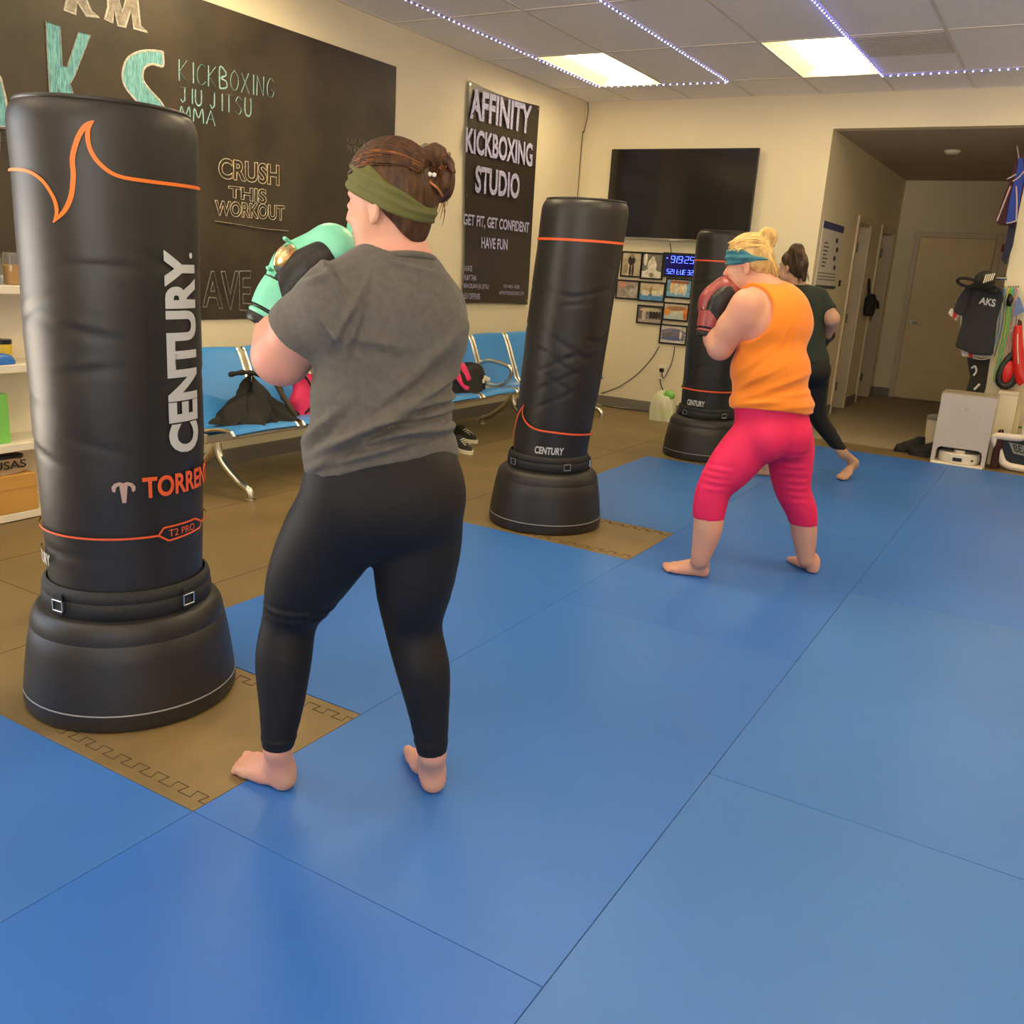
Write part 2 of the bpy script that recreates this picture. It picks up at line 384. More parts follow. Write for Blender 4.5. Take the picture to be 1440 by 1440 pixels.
# black interlocking tiles in the notches
def rubber_tile(x0, x1, y0, y1, label):
    t = thing('rubber_tile', label, 'floor tile', ((x0+x1)/2, (y0+y1)/2, 0), 'black interlocking tiles')
    hx, hy = (x1-x0)/2-.002, (y1-y0)/2-.002
    MB().box((-hx, -hy, -.0045), (hx, hy, -.0005), .001, 1).make('tile_body', M_rubber2, t)
    def zig(a, b, inw, n):
        a = Vector(a); b = Vector(b); inw = Vector(inw); out = []
        for k in range(n):
            for f, o in ((0, 0), (.30, 0), (.22, 1), (.78, 1), (.70, 0)):
                out.append(a.lerp(b, (k+f)/n) + inw*o)
        out.append(b); return out
    for a, b, w in (((-hx, -hy+.035, 0), (hx, -hy+.035, 0), (0, .03, 0)), ((-hx, hy-.035, 0), (hx, hy-.035, 0), (0, -.03, 0))):
        m = MB(); m.tube(zig(a, b, w, 8), .0012, 4); m.make('jigsaw_seam', M_dark, t)
rubber_tile(XB-.62, XB, 1.355, 2.0, 'black interlocking floor tile under the nearest punching bag')
rubber_tile(XB-.62, XB, 4.03, 4.645, 'black interlocking floor tile under the middle punching bag')
rubber_tile(XB-.62, XB, 6.59, 7.2, 'black interlocking floor tile under the farthest punching bag')
m = MB()
for y in (1.99, 4.03, 6.6): m.box((XW, y-.0015, -.004), (XB-.62, y+.0015, -.0036))
for x in (-2.9, -3.8): m.box((x-.0015, YF, -.004), (x+.0015, YB, -.0036))
struct('trim_5', m, M_dark)
# ================================================================== PUNCHING BAGS
def bag_point(c, r, px, py, tilt=None):
    """where the line of sight meets the upright bag's side: angle and height"""
    d = ray(px, py); ox, oy = -c[0], -c[1]
    A = d.x*d.x+d.y*d.y; B = 2*(d.x*ox+d.y*oy); Cc = ox*ox+oy*oy-r*r; D = B*B-4*A*Cc
    t = (-B-math.sqrt(max(D, 0)))/(2*A)
    return math.atan2(d.y*t-c[1], d.x*t-c[0]), CH+d.z*t
R_BAG = .228; R1 = R_BAG
def rz(z): return R1 + .009*max(0, min(1, (z-.5)/1.1))
def punching_bag(c, label, lean=(0, 0), buckles=(PI*1.36, PI*1.80, PI*.1, PI*.8), rb=R_BAG, H=1.715, seed=0):
    t = thing('punching_bag', label, 'punching bag', (c[0], c[1], 0), 'standing punching bags')
    # weighted base
    R = .309
    m = MB(); m.lathe([(R-.02, -.0), (R, .006), (R+.003, .03), (R+.002, .052)]); m.make('base_foot', M_basep, t, smooth=40)
    m = MB(); m.lathe([(R+.002, .052), (R+.0035, .054), (R+.002, .057)], cap=False); m.make('base_seam', M_seam, t)
    dr = R1-.228; prof = [(R+.001, .057), (R-.006, .12), (R-.018, .20), (R-.028, .252)]
    for k in range(9):
        a = PI/2*k/8; prof.append((.246+dr+(R-.030-.246-dr)*math.cos(a), .254+.062*math.sin(a)))
    prof += [(.236+dr, .322), (.19, .326)]
    m = MB(); m.lathe(prof, cap=False, seg=64); m.make('base', M_basep, t, smooth=40)
    def off(z):
        s = max(0, z-.33); return Vector((lean[0]*s, lean[1]*s, 0))
    # strap collar
    m = MB(); dr = R1-.228; m.lathe([(.236+dr, .314), (.243+dr, .322), (.244+dr, .350), (.240+dr, .366), (.234+dr, .37)], cap=False, seg=64); m.lathe([(.238+dr, .366), (.241+dr, .376), (.236+dr, .394), (.226+dr, .402)], cap=False, seg=64)
    cl = m.make('strap_collar', M_web, t, smooth=50)
    for an in buckles:
        ca, sa = math.cos(an), math.sin(an); Mx = Matrix.Rotation(an, 4, 'Z') @ Matrix.Translation((dr, 0, 0))
        m = MB()
        for (a, b) in (((.244, -.022, .336), (.254, -.017, .372)), ((.244, .017, .336), (.254, .022, .372)), ((.244, -.022, .336), (.254, .022, .341)), ((.244, -.022, .367), (.254, .022, .372))): m.box(a, b, .0015, 1, Mx)
        m.make('buckle', M_steel, t)
        m = MB(); m.box((.243, -.016, .325), (.2495, .016, .39), .002, 1, Mx); m.make('strap', M_web, t)
    # padded bag
    ns, nz = 96, 120
    rnd = random.Random(seed); folds = [(rnd.uniform(0, 2*PI), rnd.uniform(.5, 1.45), rnd.uniform(-.5, .5), rnd.uniform(.25, .6)) for _ in range(16)]
    folds += [(math.atan2(-c[1], -c[0])-1.2+.35*(q % 3), .93-.045*q, -.28, .55) for q in range(4)] if seed == 1 else []
    folds += [(math.atan2(-c[1], -c[0])+.1, .98-.05*q, (.5 if q % 2 else -.5), .8) for q in range(6)] if seed == 2 else []
    def side(u, v):
        z = .388 + (H-.388)*v; an = 2*PI*u
        r = rz(z)-.008+.010*min(1, v*3)
        if v > .955:
            w = (v-.955)/.045; r -= .035*(1-math.sqrt(max(0, 1-w*w)))
        d = 0
        for fa, fz, sl, wd in folds:
            da = (an-fa+PI) % (2*PI)-PI
            zz = z-(fz+sl*da*rb); d += .0035*math.exp(-(zz/.011)**2)*math.exp(-(da/wd)**2) - .0012*math.exp(-((zz-.02)/.012)**2)*math.exp(-(da/wd)**2)
        d += .0010*math.sin(9*z+3*an+seed) + .0007*math.sin(23*z-2*an)
        return Vector((math.cos(an)*(r-d), math.sin(an)*(r-d), z)) + off(z)
    m = MB(); m.grid(side, ns, nz, closeu=True)
    rt = rz(H)-.033
    for a, b in ((1, .62), (.62, .02)):
        m.grid(lambda u, v: Vector((math.cos(2*PI*u)*rt*(a+(b-a)*v), math.sin(2*PI*u)*rt*(a+(b-a)*v), H+.008*(1-(a+(b-a)*v)**2))) + off(H), ns, 4, closeu=True)
    m.lathe([(rt+.016, H-.010), (rt+.020, H-.004), (rt+.015, H+.001)], (off(H).x, off(H).y, 0), cap=False, seg=64)
    m.make('bag_cover', M_vinyl, t, smooth=True)
    t['_r'] = rb
    return t, off
def ringband(t, c, off, r, z, w, mt, name, a0=0, a1=2*PI):
    n = 72
    m = MB(); m.grid(lambda u, v: Vector(((rz(z)+.0050)*math.cos(a0+(a1-a0)*u), (rz(z)+.0050)*math.sin(a0+(a1-a0)*u), z+w*(v-.5))) + off(z), n, 2); return m.make(name, mt, t)
def ribbon(t, c, off, r, pts, mt, name):
    """pts: (px, py, half-width in m); painted line on the bag's side"""
    P = smooth_pts([Vector((*bag_point(c, r, p[0], p[1]), p[2])) for p in pts], 8)
    bm = bmesh.new(); L = []
    for i, p in enumerate(P):
        a = P[max(0, i-1)]; b = P[min(len(P)-1, i+1)]; d = Vector(((b.x-a.x)*r, b.y-a.y)).normalized(); n = Vector((-d.y, d.x))*p.z
        row = []
        for s in (-1, 1):
            an = p.x+s*n.x/r; z = p.y+s*n.y; row.append(bm.verts.new(Vector(((rz(z)+.0050)*math.cos(an), (rz(z)+.0050)*math.sin(an), z))+off(z)))
        L.append(row)
    for A, B in zip(L, L[1:]): bm.faces.new((A[0], A[1], B[1], B[0]))
    me = bpy.data.meshes.new(name); bm.to_mesh(me); bm.free(); return link(name, me, mt, t)
def bagtext(t, c, off, r, s, corners, mt, name, bold=.02):
    """corners tl, tr, bl, br as (angle, height)"""
    q = quad(*[Vector((a, z, 0)) for a, z in corners])
    def fn(u, v):
        p = q(u, v); return Vector(((rz(p.y)+.0053)*math.cos(p.x), (rz(p.y)+.0053)*math.sin(p.x), p.y)) + off(p.y)
    return text_on(name, s, fn, mt, t, off=bold, maxlen=.12, world=False)
c1 = (-2.349, 1.704)
bk1 = [bag_point(c1, .244, 84, 852)[0], bag_point(c1, .244, 263, 842)[0]]
b1, off1 = punching_bag(c1, 'tall black standing punching bag nearest the camera with large grey lettering down its side', seed=1, buckles=bk1+[bk1[0]+PI, bk1[1]+PI])
bp1 = lambda x, y: bag_point(c1, R_BAG, x, y)
ribbon(b1, c1, off1, R1, [(17, 240, .0035), (40, 240, .004), (62, 252, .0045), (78, 275, .0045), (84, 296, .005), (80, 313, .002)], M_orange, 'orange_line')
ribbon(b1, c1, off1, R1, [(79, 313, .002), (94, 297, .0055), (103, 276, .006), (106, 248, .006), (105, 222, .006), (112, 195, .006), (122, 178, .0055), (133, 171, .002)], M_orange, 'orange_line')
ribbon(b1, c1, off1, R1, [(132, 171, .002), (125, 186, .005), (128, 210, .005), (142, 232, .005), (166, 248, .0045), (205, 255, .0045), (245, 260, .0045), (282, 266, .0045)], M_orange, 'orange_line')
def edge_ang(c, r, sgn):
    d = math.atan2(c[1], c[0]); D = math.hypot(*c); return d+PI+sgn*math.acos(r/D)
# large lettering, reading upwards
aT1, zE = bp1(229, 640); aT2, zY = bp1(221, 352)
zE = bp1(250, 637)[1]; zY = bp1(245, 352)[1]
aL = bp1(231, 500)[0]; aR = bp1(271, 480)[0]
bagtext(b1, c1, off1, R1, 'CENTURY', [(aL, zE), (aL, zY), (aR, zE), (aR, zY)], M_grey, 'lettering', .045)
aD, zD = bp1(262, 357)
bagtext(b1, c1, off1, R1, '.', [(aD-.03, zY-.02), (aD-.03, zY-.004), (aD+.04, zY-.02), (aD+.04, zY-.004)], M_grey, 'lettering', .03)
a0, z0 = bp1(199, 671); a1_, z1 = bp1(279, 700); zt = bp1(199, 671)[1]; zb = bp1(199, 701)[1]
wl = (bp1(240, 690)[0]-bp1(199, 690)[0])/2.05
bagtext(b1, c1, off1, R1, 'TORRENT', [(a0, zt), (a0+wl*7, zt), (a0, zb), (a0+wl*7, zb)], M_orange2, 'lettering', .03)
def bag_poly(t, r, off, pts, mt, name):
    m = MB(); m.poly([Vector(((rz(z)+.0053)*math.cos(a), (rz(z)+.0053)*math.sin(a), z))+off(z) for a, z in pts]); return m.make(name, mt, t, recalc=False)
M_emb = mat('emblem_bronze', (.62, .42, .33), .35, metal=.4)
ex, ez = bp1(174, 690)
s_ = .030
for sg in (-1, 1):
    arc = [(.04, .92), (.35, 1.0), (.75, .85), (1.0, .45), (.95, .0), (.72, -.15), (.68, .1), (.62, .42), (.38, .62), (.10, .66)]
    bag_poly(b1, R1, off1, [(ex+sg*p[0]*.030/R1, ez+p[1]*.026) for p in (arc if sg > 0 else arc)][::sg], M_emb, 'emblem')
bag_poly(b1, R1, off1, [(ex-.011/R1, ez+.022), (ex-.005/R1, ez-.034), (ex+.005/R1, ez-.034), (ex+.011/R1, ez+.022)], M_emb, 'emblem')
zr = bp1(140, 758)[1]
ea = bp1(222, 755)[0]
ringband(b1, c1, off1, R1, zr, .006, M_orange2, 'orange_line', ea-2.6, ea)
bd = [(ea, zr), (ea+.07, zr+.021), (bp1(272, 740)[0], zr+.023), (bp1(279, 740)[0]+.03, zr+.006), (bp1(279, 740)[0]-.0, zr-.012), (ea+.13, zr-.020)]
for i in range(6):
    A, B = bd[i], bd[(i+1) % 6]
    dx, dz = (B[0]-A[0])*R1, B[1]-A[1]; l = math.hypot(dx, dz); nx, nz = -dz/l*.0028, dx/l*.0028
    k = 6; m = MB()
    m.grid(lambda u, v: (lambda an, z: Vector(((rz(z)+.0053)*math.cos(an), (rz(z)+.0053)*math.sin(an), z)))(A[0]+(B[0]-A[0])*u+nx/R1*(2*v-1), A[1]+dz*u+nz*(2*v-1)), 6, 2)
    m.make('badge_line', M_orange2, b1)
bagtext(b1, c1, off1, R1, 'T2 PRO', [(bp1(236, 750)[0], zr+.012), (bp1(271, 740)[0], zr+.012), (bp1(236, 750)[0], zr-.009), (bp1(271, 740)[0], zr-.009)], M_orange2, 'lettering', .0)
ringband(b1, c1, off1, R1, zr+.003, .006, M_orange2, 'orange_line', bd[3][0], bd[3][0]+2.2)
al, zl = bp1(72, 790)
bagtext(b1, c1, off1, R1, 'CENTURY', [(al-.62, zl+.022), (al+.02, zl+.022), (al-.62, zl-.014), (al+.02, zl-.014)], M_grey, 'lettering', .03)
R1 = .212
c2 = (-2.335, 4.375)
b2, off2 = punching_bag(c2, 'middle black standing punching bag with an orange swoosh near its foot', lean=(.07, .02), seed=2)
bp2 = lambda x, y: (lambda a, z: (a, z))(*bag_point((c2[0]+off2(bag_point(c2, R1, x, y)[1]).x, c2[1]), R1, x, y))
z2 = bp2(820, 338)[1]; ringband(b2, c2, off2, R1, z2, .012, M_orange2, 'orange_line')
def rib2(pts):
    P = smooth_pts([Vector((*bp2(p[0], p[1]), p[2])) for p in pts], 6); bm = bmesh.new(); L = []
    for i, p in enumerate(P):
        a = P[max(0, i-1)]; b = P[min(len(P)-1, i+1)]; d = Vector(((b.x-a.x)*R1, b.y-a.y)).normalized(); n = Vector((-d.y, d.x))*p.z
        row = [bm.verts.new(Vector(((R1+.0053)*math.cos(p.x+s*n.x/R1), (R1+.0053)*math.sin(p.x+s*n.x/R1), p.y+s*n.y))+off2(p.y)) for s in (-1, 1)]
        L.append(row)
    for A, B in zip(L, L[1:]): bm.faces.new((A[0], A[1], B[1], B[0]))
    me = bpy.data.meshes.new('orange_line'); bm.to_mesh(me); bm.free(); link('orange_line', me, M_orange2, b2)
rib2([(719, 622, .003), (724, 605, .005), (729, 584, .006), (737, 569, .002)])
rib2([(737, 569, .002), (735, 582, .005), (741, 595, .005), (755, 604, .005), (778, 608, .005), (805, 611, .005), (835, 609, .005)])
q = lambda x, y: bp2(x, y)
zz = bp2(770, 634)[1]
bagtext(b2, c2, off2, R1, 'CENTURY', [(bp2(752, 634)[0], zz+.020), (bp2(792, 634)[0], zz+.020), (bp2(752, 634)[0], zz-.020), (bp2(792, 634)[0], zz-.020)], M_grey, 'lettering', .03)
c3 = (-2.34, 6.975)
b3, off3 = punching_bag(c3, 'farthest black standing punching bag, half hidden by the person in orange', lean=(.0, .0), seed=3)
bp3 = lambda x, y: bag_point(c3, R1, x, y)
ringband(b3, c3, off3, R1, bp3(1006, 367)[1], .011, M_orange2, 'orange_line'); ringband(b3, c3, off3, R1, bp3(1000, 551)[1], .011, M_orange2, 'orange_line')
zz = bp3(978, 567)[1]
bagtext(b3, c3, off3, R1, 'CENTURY', [(bp3(967, 567)[0], zz+.022), (bp3(991, 567)[0], zz+.022), (bp3(967, 567)[0], zz-.022), (bp3(991, 567)[0], zz-.022)], M_grey, 'lettering', .03)
# ================================================================== LEFT WALL: chalkboard and banner
bx = XW+.012
m = MB(); m.box((XW+.003, 1.15, .935), (bx, 5.77, 2.724), .002, 1)
cb = thing('chalkboard', 'long black chalkboard on the wall covered in chalk lettering', 'chalkboard', (XW, 3.2, .935)); 
link_b = m.make('board', M_board, cb, world=True)
bw = lambda x, y: onx(x, y, bx+.0015)
def chalk(s, tl, tr, bl, br, mt, outline=0, off=0, name='chalk_lettering'):
    return text_on(name, s, quad(bw(*tl), bw(*tr), bw(*bl), bw(*br)), mt, cb, off=off, outline=outline, lift=Vector((.8, 0, 0)) if outline else None)
# single-stroke hand lettering
STROKES = {'K': [[(0, 0), (0, 1)], [(.7, 1), (0, .45), (.7, 0)]], 'I': [[(.3, 0), (.3, 1)]], 'C': [[(.75, .85), (.45, 1), (.1, .75), (0, .4), (.2, .05), (.5, 0), (.8, .15)]],
 'B': [[(0, 0), (0, 1), (.55, .9), (.6, .65), (.1, .52), (.65, .4), (.65, .1), (0, 0)]], 'O': [[(.4, 1), (.05, .75), (0, .3), (.35, 0), (.7, .25), (.75, .7), (.4, 1)]],
 'X': [[(0, 1), (.8, 0)], [(.75, 1), (0, 0)]], 'N': [[(0, 0), (.05, 1), (.7, 0), (.75, 1)]], 'G': [[(.75, .85), (.4, 1), (.05, .6), (.1, .1), (.5, 0), (.75, .3), (.45, .4)]],
 'J': [[(.0, 1), (.7, 1)], [(.45, 1), (.45, .15), (.2, 0), (0, .2)]], 'U': [[(0, 1), (0, .25), (.3, 0), (.65, .2), (.65, 1)]], 'T': [[(0, 1), (.75, 1)], [(.38, 1), (.38, 0)]],
 'S': [[(.65, .85), (.35, 1), (.05, .75), (.35, .52), (.65, .3), (.4, 0), (0, .12)]], 'M': [[(0, 0), (.1, 1), (.42, .35), (.75, 1), (.85, 0)]], 'A': [[(0, 0), (.38, 1), (.75, 0)], [(.15, .4), (.6, .4)]],
 'Y': [[(0, 1), (.35, .5), (.7, 1)], [(.35, .5), (.35, 0)]], 'E': [[(.6, 1), (0, 1), (0, 0), (.6, 0)], [(0, .5), (.5, .5)]], 'H': [[(0, 0), (0, 1)], [(.65, 0), (.65, 1)], [(0, .5), (.65, .5)]],
 'P': [[(0, 0), (0, 1), (.6, .9), (.6, .6), (0, .5)]], 'R': [[(0, 0), (0, 1), (.6, .9), (.6, .6), (0, .5), (.65, 0)]], 'D': [[(0, 0), (0, 1), (.6, .8), (.65, .25), (0, 0)]],
 'W': [[(0, 1), (.2, 0), (.42, .7), (.65, 0), (.85, 1)]], 'F': [[(.6, 1), (0, 1), (0, 0)], [(0, .5), (.5, .5)]], 'V': [[(0, 1), (.4, 0), (.75, 1)]]}
def hand(s, tl, tr, bl, br, mt, w=.004, name='chalk_lettering'):
    f = quad(bw(*tl), bw(*tr), bw(*bl), bw(*br)); n = sum(.5 if ch == ' ' else (.5 if ch == 'I' else 1) for ch in s); x = 0; m = MB()
    for ch in s:
        if ch == ' ': x += .5; continue
        cw = .5 if ch == 'I' else 1
        for st in STROKES[ch]:
            P = []
            for (u, v) in st: P.append(f((x+(u if ch != 'I' else u*.5+.05)*.92)/n, v + random.uniform(-.03, .03)))
            if len(P) > 4: P = smooth_pts(P, 4)
            m.tube(P, w, 4, flat=.25)
        x += cw
    return m.make(name, mt, cb, world=True)
hand('KICKBOXING', (252, 83), (389, 112), (252, 113), (389, 139), M_chalkb, .0045)
hand('JIU', (254, 122), (288.5, 128), (254, 143), (288.5, 150.3), M_chalkb, .0045)
hand('JITSU', (295.5, 129.2), (358, 140), (295.5, 151.8), (358, 165), M_chalkb, .0045)
hand('MMA', (253, 149), (308, 157), (253, 168), (308, 178), M_chalkb, .0045)
hand('CAN YOU BEAT THE', (489, 193), (551, 202), (489, 201), (551, 209), M_chalkg, .0025)
hand('PERSON YOU WERE', (489, 205), (549, 213), (489, 213), (549, 221), M_chalkg, .0025)
hand('YESTERDAY', (500, 217), (548, 223), (500, 225), (548, 231), M_chalkg, .0025)
hand('SHOW', (489, 228), (515, 231), (489, 239), (515, 242), M_chalkg, .003)
hand('F', (1, 186), (14, 187), (0, 212), (13, 212), M_chalkg, .005)
chalk('CRUSH', (307, 221), (393, 232), (307, 251), (393, 262), M_chalky, .016, .03)
chalk('THIS', (321, 261), (375, 266), (321, 277), (375, 288), M_chalky, .018, .03)
chalk('WORKOUT', (302, 281), (400, 289), (302, 303), (400, 311), M_chalky, .018, .03)
chalk('AVE', (284, 381), (353, 380), (284, 433), (353, 439), M_chalkg, .015, .02)
m = MB(); m.tube(smooth_pts([bw(302, 311), bw(330, 315), (bw(365, 321)), bw(405, 325)], 5), .009, 5, flat=.2); m.make('chalk_line', M_chalky, cb, world=True)
# big teal letters with white outline
def big(poly, fill, nm, sm=False):
    P = [bw(*p) for p in poly]
    if sm: P = smooth_pts(P, 4, closed=True)
    m = MB(); m.poly(P); m.make(nm, fill, cb, world=True, recalc=False)
    m = MB(); m.tube([p+Vector((.001, 0, 0)) for p in P], .006, 4, closed=True, flat=.3); m.make(nm + '_outline', M_chalkw, cb, world=True)
big([(64, 30), (84, 37), (87, 92), (94, 94), (110, 45), (127, 49), (104, 108), (98, 118), (112, 160), (94, 172), (82, 125), (82, 180), (72, 178), (66, 70)], M_teal, 'chalk_letter')
big([(229, 76), (229, 93), (214, 90), (203, 96), (201, 112), (212, 128), (228, 146), (238, 170), (236, 195), (215, 208), (185, 200), (168, 180), (172, 168), (200, 180), (212, 172), (205, 158), (190, 140), (176, 122), (172, 104), (178, 84), (192, 74), (210, 71), (228, 73)], M_teal, 'chalk_letter', True)
big([(-52, 170), (-30, 100), (-8, 95), (1, 110), (8, 140), (14, 178), (-4, 178), (-12, 150), (-32, 150), (-38, 172)], M_teal, 'chalk_letter')
M_chg = mat('pink_grey_chalk', (.30, .26, .22), .9, var=.3, vscale=40)
big([(96, -30), (102, -34), (128, -28), (131, -12), (120, -4), (128, 16), (139, 24), (121, 22), (108, 2), (106, 20), (90, 14), (94, 0)], M_chg, 'chalk_letter')
big([(150, -20), (160, -22), (172, 16), (182, -18), (192, -14), (197, 36), (207, 45), (188, 40), (184, 14), (176, 38), (166, 36), (160, 10), (158, 32), (147, 27), (152, 10)], M_chg, 'chalk_letter')
m = MB(); m.tube([bw(-30, 176), bw(14, 182)], .006, 4, flat=.3); m.make('chalk_line', M_chalkw, cb, world=True)
# banner
M_ban = mat('black_banner_vinyl', (.030, .022, .014), .33, spec=.6, bump=.3, bscale=5)
M_lil = mat('lilac_print', (.44, .44, .70), .5, var=.25, vscale=60)
bn = thing('banner', 'tall black vinyl banner with lilac lettering pinned beside the chalkboard', 'banner', (XW, 7.28, 1.03))
TL, TR, BL, BR = onx(655.5, 112.5, XW), onx(755.5, 149, XW), onx(647, 426, XW), onx(739.5, 428, XW)
bq = quad(TL, TR, BL, BR)
def bsurf(u, v):
    p = bq(u, v); return Vector((XW+.020+.005*math.sin(u*5+v*3)+.004*math.sin(v*9+u*2), p.y+(.012*math.sin(v*7) if u in (0, 1) else 0), p.z-.022*math.sin(PI*u)*(v-.5)*2*(1 if v > .5 else .3)))
m = MB(); m.grid(bsurf, 24, 48); m.make('banner_sheet', M_ban, bn, world=True, smooth=True)
for u, v in ((.02, .985), (.98, .985), (.02, .5), (.98, .55), (.02, .02), (.98, .02)):
    p = bsurf(u, v); MB().cyl(p-Vector((.006, 0, 0)), p+Vector((.004, 0, 0)), .011, seg=12).make('grommet', M_steel, bn, world=True)
def btxt(s, tl, tr, bl, br, off=0):
    X = XW+.038; f = quad(*[onx(p[0], p[1], X) for p in (tl, tr, bl, br)])
    return text_on('banner_lettering', s, f, M_lil, bn, off=off)
btxt('AFFINITY', (662, 123), (748.5, 149), (661, 166), (745, 189), .03)
btxt('KICKBOXING', (655.5, 178), (749.5, 202), (654.5, 214), (748.5, 235), .03)
btxt('STUDIO', (669, 232), (731.5, 245), (668, 271), (730, 280), .03)
btxt('GET FIT, GET CONFIDENT', (652, 300), (744.5, 313), (651.5, 318.5), (743.5, 330), .025)
btxt('HAVE FUN', (677, 333), (714, 337), (677, 349), (713.5, 352), .025)
btxt('SAVATE', (652, 373), (664, 374), (652, 381), (664, 382)); btxt('MUAY THAI', (652, 386), (669.5, 387), (652, 394), (669.5, 395))
btxt('BRAZILIAN JIU JITSU', (652, 398.5), (687, 400), (652, 406.5), (687, 408)); btxt('SELF DEFENSE', (652, 412), (675, 413), (652, 420), (675, 421))
btxt('717-401-1000', (708, 400), (730.5, 401), (708, 405), (730.5, 406)); btxt('AFFINITYKICKBOXING.COM', (702, 409), (736.5, 410.5), (702, 414), (736.5, 415.5))
# corner cable
t = thing('wall_cable', 'thin dark cable running down the corner beside the television', 'cable', (-4.56, 8.83, 3.0))
m = MB(); m.tube(smooth_pts([(XW+.02, YB-.015, 3.0), (XW+.03, YB-.012, 2.9), (XW+.012, YB-.03, 2.72), (XW+.006, YB-.05, 2.6), (XW+.006, YB-.05, 1.4), (XW+.006, YB-.045, .12)], 8), .0045, 6); m.make('cable_run', mat('brown_cable', (.14, .10, .05), .6), t, world=True)
# ================================================================== BACK WALL: TV, clock, pictures
tv = thing('television', 'large black flat television mounted on the back wall', 'television', (-3.48, YB, 1.70))
MB().box((-.745, -.075, .012), (.745, -.045, .848), .006).make('tv_frame', M_black, tv)
MB().box((-.735, -.0765, .024), (.735, -.074, .838)).make('tv_screen', mat('tv_glass', (.010, .008, .008), .12, spec=.6), tv)
MB().box((-.3, -.046, .2), (.3, -.0, .65)).make('tv_bracket', M_black, tv)
MB().box((-.742, -.078, .010), (.742, -.0745, .020)).make('tv_trim', M_steel, tv)
MB().box((-.04, -.079, .004), (.05, -.07, .012)).make('tv_sensor', M_white, tv)
def frame_at(px0, py0, px1, py1, label, art, k):
    a = ony(860+px0/9, 340+py0/9, YB-.02); b = ony(860+px1/9, 340+py1/9, YB-.02)
    # corners of the tilted outline: take centre and size
    cx, cz = (a.x+b.x)/2, (a.z+b.z)/2; w, h = abs(b.x-a.x)*.99, abs(a.z-b.z)*.985
    t = thing('picture_frame', label, 'picture', (cx, YB, cz), 'framed photographs on the back wall')
    m = MB(); f = .016
    for lo, hi in (((-w/2, -.02, -h/2), (w/2, -.001, -h/2+f)), ((-w/2, -.02, h/2-f), (w/2, -.001, h/2)), ((-w/2, -.02, -h/2+f), (-w/2+f, -.001, h/2-f)), ((w/2-f, -.02, -h/2+f), (w/2, -.001, h/2-f))): m.box(lo, hi, .002, 1)
    m.make('frame_border', M_black, t)
    bg, band, bandh, figs = art
    mats = [mat('print_%d_bg' % k, bg, .35, var=.25, vscale=14)]; m = MB()
    iw, ih = w-2*f, h-2*f; y = -.012
    m.poly([(-iw/2, y, -ih/2), (iw/2, y, -ih/2), (iw/2, y, ih/2), (-iw/2, y, ih/2)])
    if band:
        mats.append(mat('print_%d_band' % k, band, .35, var=.15, vscale=10)); m.mi = len(mats)-1
        m.poly([(-iw/2, y-.0008, -ih/2), (iw/2, y-.0008, -ih/2), (iw/2, y-.0008, -ih/2+ih*bandh), (-iw/2, y-.0008, -ih/2+ih*bandh)])
    seen = {}
    for j, (fx, fz, fw, fh, fc) in enumerate(figs):
        if fc not in seen: mats.append(mat('print_%d_ink_%d' % (k, len(seen)), fc, .35, var=.2, vscale=30)); seen[fc] = len(mats)-1
        m.mi = seen[fc]; n = 12; yy = y-.0014-.00015*j
        m.poly([(fx*iw/2+fw*iw*math.cos(2*PI*q/n), yy, fz*ih/2+fh*ih*math.sin(2*PI*q/n)) for q in range(n)])
    m.make('photo_print', mats, t)
    return t
sep, dk, gi = (.50, .42, .28), (.035, .03, .025), (.72, .68, .58)
frame_at(128, 112, 368, 460, 'framed sepia photo of a dark standing figure, topmost beside the bag', (sep, None, 0, [(0, .35, .20, .22, dk), (.05, .7, .10, .09, (.25, .2, .14)), (-.1, -.5, .06, .28, dk), (.2, -.5, .06, .28, dk), (-.6, -.4, .12, .2, (.3, .24, .15))]), 1)
frame_at(383, 125, 636, 490, 'framed grey photo of a seated figure in white beside the clock', ((.20, .18, .15), gi, .28, [(-.7, .6, .09, .3, gi), (0, .05, .24, .28, gi), (.05, .62, .10, .10, (.6, .55, .45)), (0, -.5, .34, .14, gi), (0, -.75, .12, .1, (.3, .25, .2))]), 2)
frame_at(60, 470, 335, 742, 'framed washed-out pink group photo at the edge of the frames', ((.42, .34, .31), None, 0, [(-.5, .65, .16, .2, (.62, .26, .2)), (.3, .2, .22, .2, (.25, .22, .2)), (-.4, -.4, .2, .2, (.3, .27, .25)), (.5, -.3, .2, .25, (.5, .46, .42))]), 3)
frame_at(350, 492, 662, 776, 'framed photo of a class lined up on a blue mat under a yellow wall', ((.62, .52, .32), (.10, .28, .55), .36, [(x_, -.18, .055, .17, gi) for x_ in (-.75, -.55, -.35, .15, .35, .55, .75)] + [(-.1, .05, .035, .3, (.25, .18, .1)), (-.1, .3, .3, .03, (.45, .33, .15))]), 4)
frame_at(690, 452, 1005, 732, 'framed photo of fighters in cream suits before a blue wall, under the clock', ((.16, .36, .55), (.2, .45, .66), .3, [(-.55, .1, .10, .4, (.75, .52, .25)), (-.2, .0, .10, .42, gi), (.15, .05, .10, .42, (.75, .55, .3)), (.5, 0, .10, .4, gi), (-.3, .75, .25, .08, (.4, .12, .05)), (.3, .72, .3, .08, (.35, .12, .05)), (0, 1.0, 0.5, .05, gi)]), 5)
